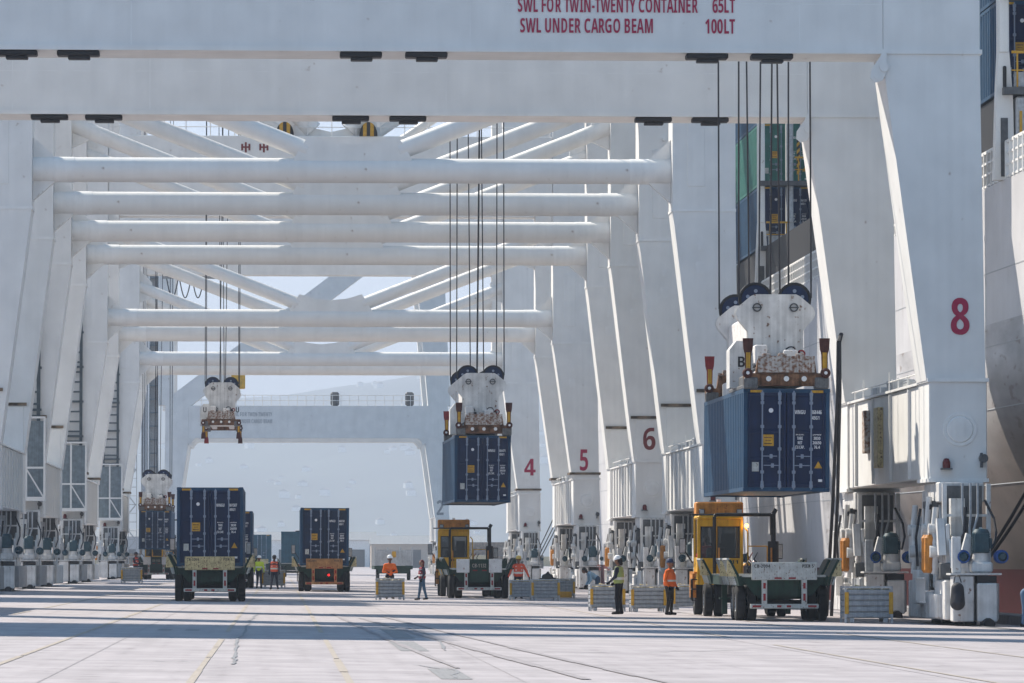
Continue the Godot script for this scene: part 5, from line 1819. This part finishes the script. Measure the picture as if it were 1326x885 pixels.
# ---------------------------------------------------------------- people
# a surface round a chain of tapered bones [a, b, radius a, radius b, colour], joined with a smooth minimum
func sdf_mesh(bones: Array, cell: float, k: float) -> ArrayMesh:
	var lo := Vector3.INF; var hi := -Vector3.INF
	for q in bones:
		var r: float = maxf(q[2], q[3]) + cell * 2.0 + k
		for p in [q[0], q[1]]:
			lo = lo.min(p - Vector3.ONE * r); hi = hi.max(p + Vector3.ONE * r)
	var n := Vector3i(((hi - lo) / cell).ceil()) + Vector3i.ONE
	var f := PackedFloat32Array(); f.resize(n.x * n.y * n.z); f.fill(1.0)
	var who := PackedByteArray(); who.resize(f.size())
	var best := PackedFloat32Array(); best.resize(f.size()); best.fill(9.0)
	for bi in bones.size():
		var q: Array = bones[bi]
		var a: Vector3 = q[0]; var e: Vector3 = q[1] - q[0]
		var r0: float = q[2]; var r1: float = q[3]
		var cut: bool = q.size() > 5   # a hollow instead of a bone
		var rr := Vector3.ONE * (maxf(r0, r1) + k + cell * 1.5)
		var i0 := Vector3i(((a.min(q[1]) - rr - lo) / cell).floor()).clamp(Vector3i.ZERO, n - Vector3i.ONE)
		var i1 := Vector3i(((a.max(q[1]) + rr - lo) / cell).ceil()).clamp(Vector3i.ZERO, n - Vector3i.ONE)
		var ee := maxf(e.length_squared(), 1e-9)
		for z in range(i0.z, i1.z + 1):
			for y in range(i0.y, i1.y + 1):
				var row := (z * n.y + y) * n.x
				for x in range(i0.x, i1.x + 1):
					var p := lo + Vector3(x, y, z) * cell - a
					var t := clampf(p.dot(e) / ee, 0.0, 1.0)
					var d := (p - e * t).length() - lerpf(r0, r1, t)
					var at := row + x
					if cut:
						f[at] = maxf(f[at], -d)
						if d < 0.004: who[at] = bi
						continue
					var h := maxf(k - absf(f[at] - d), 0.0) / k
					f[at] = minf(f[at], d) - h * h * k * 0.25
					if d < best[at]:
						best[at] = d
						who[at] = bi
	var id := PackedInt32Array(); id.resize(f.size()); id.fill(-1)
	var vs := PackedVector3Array(); var cs := PackedColorArray()
	var sx := 1; var sy := n.x; var sz := n.x * n.y
	var co := [0, sx, sy, sx + sy, sz, sz + sx, sz + sy, sz + sx + sy]
	var cp := [Vector3(0, 0, 0), Vector3(1, 0, 0), Vector3(0, 1, 0), Vector3(1, 1, 0), Vector3(0, 0, 1), Vector3(1, 0, 1), Vector3(0, 1, 1), Vector3(1, 1, 1)]
	var ed := [[0, 1], [2, 3], [4, 5], [6, 7], [0, 2], [1, 3], [4, 6], [5, 7], [0, 4], [1, 5], [2, 6], [3, 7]]
	for z in n.z - 1:
		for y in n.y - 1:
			var row := (z * n.y + y) * n.x
			for x in n.x - 1:
				var at := row + x
				var inside := 0
				for c in 8:
					if f[at + co[c]] < 0.0: inside += 1
				if inside == 0 or inside == 8: continue
				var s := Vector3.ZERO; var m := 0
				for e in ed:
					var fa := f[at + co[e[0]]]; var fb := f[at + co[e[1]]]
					if (fa < 0.0) != (fb < 0.0):
						s += (cp[e[0]] as Vector3).lerp(cp[e[1]], fa / (fa - fb)); m += 1
				id[at] = vs.size()
				vs.append(lo + (Vector3(x, y, z) + s / m) * cell)
				cs.append(bones[who[at]][4])
	var ns := PackedVector3Array(); ns.resize(vs.size())
	var ix := PackedInt32Array()
	for z in range(1, n.z - 1):
		for y in range(1, n.y - 1):
			for x in range(1, n.x - 1):
				var at := (z * n.y + y) * n.x + x
				for ax in 3:
					var s: int = [sx, sy, sz][ax]
					if (f[at] < 0.0) == (f[at + s] < 0.0): continue
					var u: int = [sy, sz, sx][ax]; var w: int = [sz, sx, sy][ax]
					var q := [id[at], id[at - u], id[at - u - w], id[at - w]]
					if q.min() < 0: continue
					if f[at] >= 0.0: q.reverse()
					for t in [[0, 1, 2], [0, 2, 3]]:
						var i: int = q[t[0]]; var j: int = q[t[1]]; var l: int = q[t[2]]
						var nn := (vs[j] - vs[i]).cross(vs[l] - vs[i])
						ns[i] += nn; ns[j] += nn; ns[l] += nn
						ix.append(i); ix.append(l); ix.append(j)
	# make normals face outwards: compare with the field round the first bone
	var flip := 0
	for i in range(0, vs.size(), 17):
		var c: Vector3 = ((bones[0][0] as Vector3) + bones[0][1]) * 0.5
		flip += 1 if ns[i].dot(vs[i] - c) < 0.0 else -1
	var b := MB.new()
	for i in ns.size(): ns[i] = (-ns[i] if flip > 0 else ns[i]).normalized()
	for i in range(0, ix.size(), 3):
		for t in _order(vs, ns, ix, i):
			b.v.append(vs[t]); b.n.append(ns[t]); b.c.append(cs[t])
	return b.mesh(true)

func _order(vs: PackedVector3Array, ns: PackedVector3Array, ix: PackedInt32Array, i: int) -> Array:
	var a := ix[i]; var b := ix[i + 1]; var c := ix[i + 2]
	if (vs[b] - vs[a]).cross(vs[c] - vs[a]).dot(ns[a] + ns[b] + ns[c]) > 0.0: return [a, c, b]
	return [a, b, c]

var head_src: ArrayMesh
var hand_src: ArrayMesh

func join(b: MB, m: ArrayMesh, x: Transform3D, tint: Color, mirror := false) -> void:
	var a := m.surface_get_arrays(0)
	var v: PackedVector3Array = a[Mesh.ARRAY_VERTEX]; var n: PackedVector3Array = a[Mesh.ARRAY_NORMAL]; var c: PackedColorArray = a[Mesh.ARRAY_COLOR]
	var s := Vector3(-1, 1, 1) if mirror else Vector3.ONE
	for i in range(0, v.size(), 3):
		for k in ([0, 2, 1] if mirror else [0, 1, 2]):
			b.v.append(x * (v[i + k] * s))
			b.n.append((x.basis * (n[i + k] * s)).normalized())
			b.c.append(c[i + k] * tint)

# pose entries: hip height, bend, knees, ankles, elbows, wrists in metres; the figure faces +z
func person(label: String, at: Vector3, turn: float, h: float, o: Dictionary) -> Node3D:
	var root := thing("person", label, "person", at, turn)
	var skin: Color = o.get("skin", Color(0.20, 0.10, 0.06))
	var top: Color = o.get("top", Color(0.02, 0.025, 0.04))
	var legs: Color = o.get("legs", Color(0.012, 0.014, 0.02))
	var shoe := Color(0.012, 0.011, 0.011)
	var bend: float = o.get("bend", 0.0)
	var hip := Vector3(0, o.get("hip", 0.93), 0)
	var fat: float = o.get("fat", 1.0)
	var up := Basis(Vector3.RIGHT, bend)
	var U := func(x: float, y: float, z: float) -> Vector3: return hip + up * Vector3(x, y - 0.93, z)
	var bones := []
	var kn: Array = o.get("knees", [Vector3(-0.11, 0.50, 0.02), Vector3(0.11, 0.50, 0.03)])
	var an: Array = o.get("ankles", [Vector3(-0.12, 0.09, -0.03), Vector3(0.12, 0.09, 0.0)])
	bones.append([U.call(0, 1.0, 0), U.call(0, 1.22, 0.01), 0.125 * fat, 0.13 * fat, top])
	bones.append([U.call(-0.07, 1.28, 0.01), U.call(0.07, 1.28, 0.01), 0.125 * fat, 0.125 * fat, top])
	bones.append([U.call(-0.12, 1.38, 0), U.call(0.12, 1.38, 0), 0.085, 0.085, top])
	bones.append([U.call(-0.065, 0.95, 0), U.call(0.065, 0.95, 0), 0.115 * fat, 0.115 * fat, o.get("waist", legs)])
	bones.append([U.call(0, 1.42, -0.005), U.call(0, 1.54, 0.015), 0.055, 0.052, skin])
	for i in 2:
		var s := -1.0 if i == 0 else 1.0
		bones.append([hip + Vector3(0.085 * s, -0.03, 0), kn[i], 0.095 * fat, 0.066, legs])
		bones.append([kn[i], an[i], 0.064, 0.05, legs])
		var fd: Vector3 = o.get("toe", Vector3(0, -0.045, 0.15))
		bones.append([an[i] + Vector3(0, -0.03, -0.03), an[i] + fd + Vector3(0.02 * s, 0, 0), 0.048, 0.04, shoe])
	var el: Array = o.get("elbows", [Vector3(-0.25, 1.13, -0.03), Vector3(0.25, 1.13, -0.02)])
	var wr: Array = o.get("wrists", [Vector3(-0.26, 0.90, 0.06), Vector3(0.26, 0.90, 0.06)])
	var hands := []
	for i in 2:
		var s := -1.0 if i == 0 else 1.0
		var e: Vector3 = U.call(el[i].x, el[i].y, el[i].z); var w: Vector3 = U.call(wr[i].x, wr[i].y, wr[i].z)
		bones.append([U.call(0.19 * s, 1.385, -0.005), e, 0.068, 0.052, o.get("sleeve", top)])
		bones.append([e, w, 0.05, 0.036, o.get("forearm", o.get("sleeve", top))])
		hands.append([e, w])
	var b := MB.new()
	join(b, sdf_mesh(bones, 0.02, 0.035), Transform3D.IDENTITY, Color.WHITE)
	# head with a face
	if head_src == null:
		var W := Color.WHITE; var E := Color(0.08, 0.07, 0.07); var L := Color(0.75, 0.45, 0.42)
		head_src = sdf_mesh([[Vector3(0, 0.035, -0.01), Vector3(0, 0.02, -0.035), 0.088, 0.085, W], [Vector3(0, -0.02, 0.02), Vector3(0, 0.03, 0.02), 0.066, 0.075, W], [Vector3(0, -0.05, 0.02), Vector3(0, -0.075, 0.05), 0.055, 0.036, W], [Vector3(0, 0.01, 0.09), Vector3(0, -0.025, 0.105), 0.009, 0.016, W], [Vector3(-0.04, 0.035, 0.075), Vector3(0.04, 0.035, 0.075), 0.016, 0.016, W], [Vector3(-0.085, 0.015, -0.01), Vector3(-0.09, -0.02, -0.005), 0.018, 0.012, W], [Vector3(0.085, 0.015, -0.01), Vector3(0.09, -0.02, -0.005), 0.018, 0.012, W], [Vector3(-0.032, 0.012, 0.088), Vector3(-0.031, 0.012, 0.089), 0.010, 0.010, E], [Vector3(0.032, 0.012, 0.088), Vector3(0.031, 0.012, 0.089), 0.010, 0.010, E], [Vector3(-0.02, -0.052, 0.085), Vector3(0.02, -0.052, 0.085), 0.009, 0.009, L]], 0.008, 0.02)
		var f := [[Vector3(0, -0.02, 0), Vector3(0, -0.07, 0), 0.028, 0.03, W], [Vector3(-0.018, -0.04, 0), Vector3(-0.022, -0.085, 0.004), 0.016, 0.016, W], [Vector3(0.018, -0.04, 0), Vector3(0.022, -0.085, 0.004), 0.016, 0.016, W]]
		for i in 4:   # four fingers of their own length, slightly curled
			var x := -0.029 + i * 0.0195
			var l: float = [0.062, 0.078, 0.072, 0.055][i]
			f.append([Vector3(x, -0.09, 0.004), Vector3(x * 1.1, -0.09 - l * 0.55, 0.012), 0.0095, 0.0085, W])
			f.append([Vector3(x * 1.1, -0.09 - l * 0.55, 0.012), Vector3(x * 1.1, -0.09 - l * 0.9, 0.034), 0.0085, 0.007, W])
		f.append([Vector3(0.024, -0.035, 0.008), Vector3(0.05, -0.07, 0.024), 0.013, 0.011, W])
		f.append([Vector3(0.05, -0.07, 0.024), Vector3(0.052, -0.10, 0.034), 0.010, 0.008, W])
		hand_src = sdf_mesh(f, 0.005, 0.008)
	var hd := Basis(Vector3.UP, o.get("look", 0.0)) * Basis(Vector3.RIGHT, o.get("nod", 0.0) + bend * 0.6)
	var hp: Vector3 = U.call(0, 1.635, 0.03)
	join(b, head_src, Transform3D(hd, hp), skin)
	var glove: Color = o.get("glove", skin)
	for i in 2:
		var d: Vector3 = (hands[i][1] - hands[i][0]).normalized()
		var x := d.cross(Vector3.BACK if absf(d.z) < 0.9 else Vector3.UP).normalized() * (1.0 if i == 0 else 1.0)
		var z := x.cross(-d)
		join(b, hand_src, Transform3D(Basis(z if i == 1 else -z, -d, x if i == 1 else -x).orthonormalized(), hands[i][1]), glove, i == 0)
	put("body", b, M.person, root, true)
	# vest and reflective bands over the jacket
	if o.has("vest"):
		var vc: Color = o.vest
		var vb := []
		var rf := Color(0.62, 0.62, 0.58)
		for q in [[1.02, 0.142, vc], [1.09, 0.144, rf], [1.16, 0.146, vc], [1.24, 0.142, vc]]:
			vb.append([U.call(-0.06, q[0], 0.005), U.call(0.06, q[0], 0.005), q[1] * fat, q[1] * fat, q[2]])
		vb.append([U.call(-0.12, 1.37, 0), U.call(0.12, 1.37, 0), 0.1, 0.1, vc])
		for s in [-1.0, 1.0]:
			vb.append([U.call(0.10 * s, 1.2, 0.09), U.call(0.10 * s, 1.40, 0.04), 0.055, 0.05, rf])
		put("vest", sdf_mesh(vb, 0.02, 0.02), M.person, root, true)
	elif o.has("band"):
		var bb := MB.new()
		bb.lathe([Vector2(0.15, 0), Vector2(0.186, 0.005), Vector2(0.186, 0.05), Vector2(0.15, 0.055)], U.call(0, 1.14, 0.0), up * Vector3.UP, 20)
		put("reflective_band", bb, M[o.band], root)
	if o.has("hat"):
		var hb := MB.new()
		var ax := hd * Vector3.UP
		hb.lathe([Vector2(0.0, 0.14), Vector2(0.05, 0.132), Vector2(0.09, 0.105), Vector2(0.112, 0.06), Vector2(0.118, 0.025), Vector2(0.119, 0.0), Vector2(0.0, 0.0)], hp + hd * Vector3(0, 0.038, -0.008), ax, 20)
		hb.prism([Vector2(-0.09, 0.05), Vector2(0.09, 0.05), Vector2(0.07, 0.145), Vector2(0.0, 0.165), Vector2(-0.07, 0.145)], hp + hd * Vector3(0, 0.034, 0.0), hd * Vector3.RIGHT, hd * Vector3.BACK, hd * Vector3(0, 0.014, 0))
		put("hard_hat", hb, M[o.hat], root)
	if o.has("hair"):
		var hc: Color = o.hair
		var hl: float = o.get("hair_len", 0.0)
		put("hair", sdf_mesh([[hp + hd * Vector3(0, 0.05, -0.02), hp + hd * Vector3(0, 0.02, -0.045), 0.098, 0.094, hc], [hp + hd * Vector3(0, 0.0, -0.06), hp + hd * Vector3(0, -0.09 - hl, -0.075), 0.07, 0.055, hc]], 0.015, 0.02), M.person, root, true)
	root.scale = Vector3.ONE * (h / 1.78)
	return root

func people() -> void:
	var orange := Color(0.75, 0.14, 0.02); var red_o := Color(0.62, 0.09, 0.04); var lime := Color(0.55, 0.66, 0.06)
	var dark := Color(0.02, 0.024, 0.04); var jean := Color(0.05, 0.10, 0.16)
	person("man in an orange hi-vis jacket and brown trousers looking towards the yellow tractor", Vector3(11.98, gy(12.0), -147.0), deg_to_rad(62), 1.72, {"top": orange, "vest": orange, "waist": Color(0.012, 0.012, 0.014), "legs": Color(0.03, 0.025, 0.02), "hat": "hat_blue", "fat": 1.22, "skin": Color(0.26, 0.13, 0.08), "elbows": [Vector3(-0.29, 1.12, -0.02), Vector3(0.29, 1.12, 0.0)], "wrists": [Vector3(-0.28, 0.92, 0.1), Vector3(0.28, 0.92, 0.12)]})
	person("person in a dark jacket, green-yellow vest and white hard hat before the silver crates", Vector3(10.42, gy(10.4), -147.0), deg_to_rad(-115), 1.80, {"top": dark, "vest": Color(0.30, 0.36, 0.12), "legs": Color(0.008, 0.009, 0.014), "hat": "hat_white", "hair": Color(0.012, 0.01, 0.01), "hair_len": 0.02, "nod": 0.25, "elbows": [Vector3(-0.26, 1.14, -0.02), Vector3(0.26, 1.15, 0.02)], "wrists": [Vector3(-0.22, 0.98, 0.2), Vector3(0.2, 1.0, 0.22)], "glove": dark})
	person("man in bright orange overalls leaning on a crate beside the empty truck", Vector3(10.28, gy(10.3), -206.2), deg_to_rad(0), 1.86, {"top": red_o, "vest": red_o, "hat": "hat_yellow", "glove": dark, "bend": 0.12, "elbows": [Vector3(-0.32, 1.16, 0.0), Vector3(0.32, 1.16, 0.0)], "wrists": [Vector3(-0.42, 0.93, 0.14), Vector3(0.42, 0.93, 0.14)]})
	person("man with crossed arms in an orange top behind a silver crate", Vector3(4.52, gy(4.5), -197.0), deg_to_rad(10), 1.80, {"top": orange, "hat": "hat_white", "skin": Color(0.12, 0.07, 0.05), "elbows": [Vector3(-0.27, 1.12, 0.05), Vector3(0.27, 1.12, 0.05)], "wrists": [Vector3(0.05, 1.14, 0.22), Vector3(-0.05, 1.10, 0.24)]})
	person("woman in a dark red vest and jeans standing by the middle truck", Vector3(5.78, gy(5.8), -194.5), deg_to_rad(-70), 1.64, {"top": Color(0.025, 0.03, 0.05), "vest": Color(0.20, 0.018, 0.035), "legs": jean, "hair": Color(0.12, 0.03, 0.03), "hair_len": 0.04, "skin": Color(0.30, 0.16, 0.11), "knees": [Vector3(-0.11, 0.50, 0.06), Vector3(0.11, 0.50, -0.05)], "ankles": [Vector3(-0.13, 0.09, 0.12), Vector3(0.13, 0.10, -0.16)], "elbows": [Vector3(-0.25, 1.13, -0.05), Vector3(0.25, 1.13, 0.02)], "wrists": [Vector3(-0.22, 1.0, 0.18), Vector3(0.24, 0.92, 0.12)]})
	person("man in a lime yellow jacket seen from behind", Vector3(-1.12, gy(-1.1), -261.0), deg_to_rad(172), 1.78, {"top": lime, "legs": dark, "hat": "hat_white", "band": "tape_white", "knees": [Vector3(-0.09, 0.50, 0.02), Vector3(0.09, 0.50, 0.06)]})
	person("man in an orange vest over dark clothes walking towards the camera", Vector3(-0.28, gy(-0.3), -252.0), deg_to_rad(-8), 1.80, {"top": dark, "vest": Color(0.72, 0.12, 0.05), "legs": dark, "hat": "hat_dark", "skin": Color(0.10, 0.06, 0.045), "knees": [Vector3(-0.12, 0.50, 0.05), Vector3(0.12, 0.50, 0.0)], "ankles": [Vector3(-0.17, 0.09, 0.06), Vector3(0.17, 0.09, -0.08)]})
	person("man in a red and orange vest sitting on a pale crate by crane 4", Vector3(-9.02, gy(-9.0) + 0.0, -300.9), deg_to_rad(60), 1.80, {"hip": 1.08, "top": dark, "vest": Color(0.45, 0.05, 0.03), "legs": dark, "hat": "hat_dark", "skin": Color(0.14, 0.07, 0.05), "knees": [Vector3(-0.13, 0.98, 0.44), Vector3(0.13, 0.92, 0.44)], "ankles": [Vector3(-0.13, 0.52, 0.52), Vector3(0.13, 0.46, 0.50)], "elbows": [Vector3(-0.25, 1.14, 0.08), Vector3(0.25, 1.14, 0.08)], "wrists": [Vector3(-0.08, 1.06, 0.28), Vector3(0.08, 1.06, 0.28)]})
	person("person in pale blue clothes bending over at the foot of crane 6", Vector3(13.62, gy(13.6), -205.0), deg_to_rad(-80), 1.74, {"bend": 1.0, "top": Color(0.30, 0.42, 0.50), "legs": Color(0.06, 0.09, 0.13), "hair": Color(0.03, 0.025, 0.02), "elbows": [Vector3(-0.22, 1.2, 0.22), Vector3(0.22, 1.2, 0.22)], "wrists": [Vector3(-0.18, 1.2, 0.48), Vector3(0.18, 1.2, 0.48)]})
	person("person in blue jeans bending down at the quay edge beyond crane 8", Vector3(19.75, gy(19.7), -126.5), deg_to_rad(80), 1.72, {"bend": 1.25, "top": Color(0.25, 0.28, 0.34), "legs": Color(0.10, 0.16, 0.24), "hair": Color(0.03, 0.025, 0.02), "elbows": [Vector3(-0.22, 1.2, 0.2), Vector3(0.22, 1.2, 0.2)], "wrists": [Vector3(-0.18, 1.25, 0.46), Vector3(0.18, 1.25, 0.46)]})
	# driver seated in the near cab
	var t := Vector3(14.12, gy(14.1), -133.6) + Vector3(-0.18 - 0.92, 0, -11.6 - 3.12).rotated(Vector3.UP, deg_to_rad(-0.9))
	person("driver in a red shirt seated inside the yellow cab beside crane 8", t + Vector3(0, 0.62, 0), deg_to_rad(200), 1.78, {"hip": 1.0, "top": Color(0.45, 0.05, 0.06), "legs": dark, "hair": Color(0.03, 0.02, 0.015), "skin": Color(0.34, 0.17, 0.12), "knees": [Vector3(-0.12, 1.0, 0.40), Vector3(0.12, 1.0, 0.40)], "ankles": [Vector3(-0.12, 0.58, 0.46), Vector3(0.12, 0.58, 0.46)], "elbows": [Vector3(-0.25, 1.16, 0.12), Vector3(0.25, 1.16, 0.12)], "wrists": [Vector3(-0.15, 1.16, 0.36), Vector3(0.15, 1.16, 0.36)]})

# ---------------------------------------------------------------- far end of the quay
func far_yard() -> void:
	# grey flat rack on a dark trailer behind the man with crossed arms
	var o := thing("flat_rack", "grey end-walled flat rack on a dark trailer behind the crossed-arms man", "flat rack", Vector3(9.5, gy(9.5), -400.0))
	var b := MB.new()
	b.box(-1.6, 1.6, 1.25, 2.5, -0.2, 0.0)
	for x in [-1.6, -0.55, 0.5, 1.5]:
		b.cbox(x - 0.02, x + 0.12, 1.2, 2.75, -0.25, 0.08, 0.02)
	b.bar(Vector3(-1.5, 1.3, 0.05), Vector3(-0.5, 2.45, 0.05), 0.1, 0.06)
	b.bar(Vector3(1.5, 1.3, 0.05), Vector3(0.5, 2.45, 0.05), 0.1, 0.06)
	put("end_wall", b, M.galv, o)
	b = MB.new()
	b.box(-1.6, 1.6, 0.9, 1.2, -11.5, 0.0)
	b.box(-1.3, 1.3, 0.55, 0.9, -1.5, -0.1)
	put("deck", b, M.green, o)
	b = MB.new()
	b.box(-0.15, 0.2, 1.9, 2.4, 0.082, 0.09)
	put("yellow_mark", b, M.yellow_clean, o)
	for z in [-1.0, -2.3]:
		for x in [-1.3, 1.3]: wheel(o, Vector3(x, 0.51, z))
	# distant stacks of boxes and light masts fading in the haze
	var st := thing("distant_container", "faint distant container in the hazy yard", "container", Vector3.ZERO, 0.0, "distant containers in the hazy yard")
	b = MB.new()
	for i in 20: b.box(-1.2, 1.2, 0.06, 2.84, -0.6 - i * 0.6, -0.55 - i * 0.6)
	b.box(-1.17, 1.17, 0.06, 2.84, -12.1, -0.05)
	put("body", b, M.blue_side, st)
	b = MB.new()
	for x in [-1.2, 1.1]:
		for z in [-0.12, -12.19]: b.box(x, x + 0.1, 0, 2.896, z, z + 0.12)
	put("frame", b, M.navy, st)
	var ms := [M.blue_side, M.rust_band, M.grey, M.teal_side, M.cream, M.tan_board, M.galv]
	for i in 36:
		var d := rng.randf_range(1000.0, 1480.0)
		var u := rng.randf_range(-0.045, 0.055)
		var q: Node3D = st if i == 0 else dup(st, "faint distant container in the hazy yard", Vector3.ZERO)
		var x := u * d + 4.0
		q.position = Vector3(x, gy(x) + (2.9 if i % 4 == 3 else 0.0), -d)
		if i % 4 == 3:
			var pv := get_child(get_child_count() - 2) as Node3D
			q.position = pv.position + Vector3(0, 2.9, 0)
		q.rotation.y = PI / 2 if i % 3 else 0.0
		if i % 4 == 3: q.rotation.y = (get_child(get_child_count() - 2) as Node3D).rotation.y
		(q.get_child(0) as MeshInstance3D).material_override = ms[i % ms.size()]
	for p in [[6.0, 1150.0, 34.0, 6.5, "house_pale", "long pale warehouse low on the hazy horizon behind the flat rack"], [-34.0, 1250.0, 40.0, 7.5, "galv", "grey warehouse low on the hazy horizon beyond the seated man"], [34.0, 1100.0, 26.0, 5.5, "house_tan", "tan shed low on the hazy horizon beyond crane 4"]]:
		var q := thing("warehouse", p[5], "warehouse", Vector3(p[0], gy(p[0]), -p[1]))
		b = MB.new()
		b.box(-p[2] / 2.0, p[2] / 2.0, 0, p[3], -12, 0)
		put("wall", b, M[p[4]], q)
		b = MB.new()
		b.prism([Vector2(-12.5, p[3]), Vector2(0.5, p[3]), Vector2(-6, p[3] + 2.0)], Vector3(-p[2] / 2.0 - 0.3, 0, 0), Vector3.BACK, Vector3.UP, Vector3(p[2] + 0.6, 0, 0))
		put("roof", b, M.grey, q)
		for i in 4:
			b = MB.new()
			var x: float = -p[2] * 0.38 + i * p[2] * 0.25
			b.box(x - 1.8, x + 1.8, 0, 4.2, -0.1, 0.06)
			put("door", b, M.grey_dark, q)
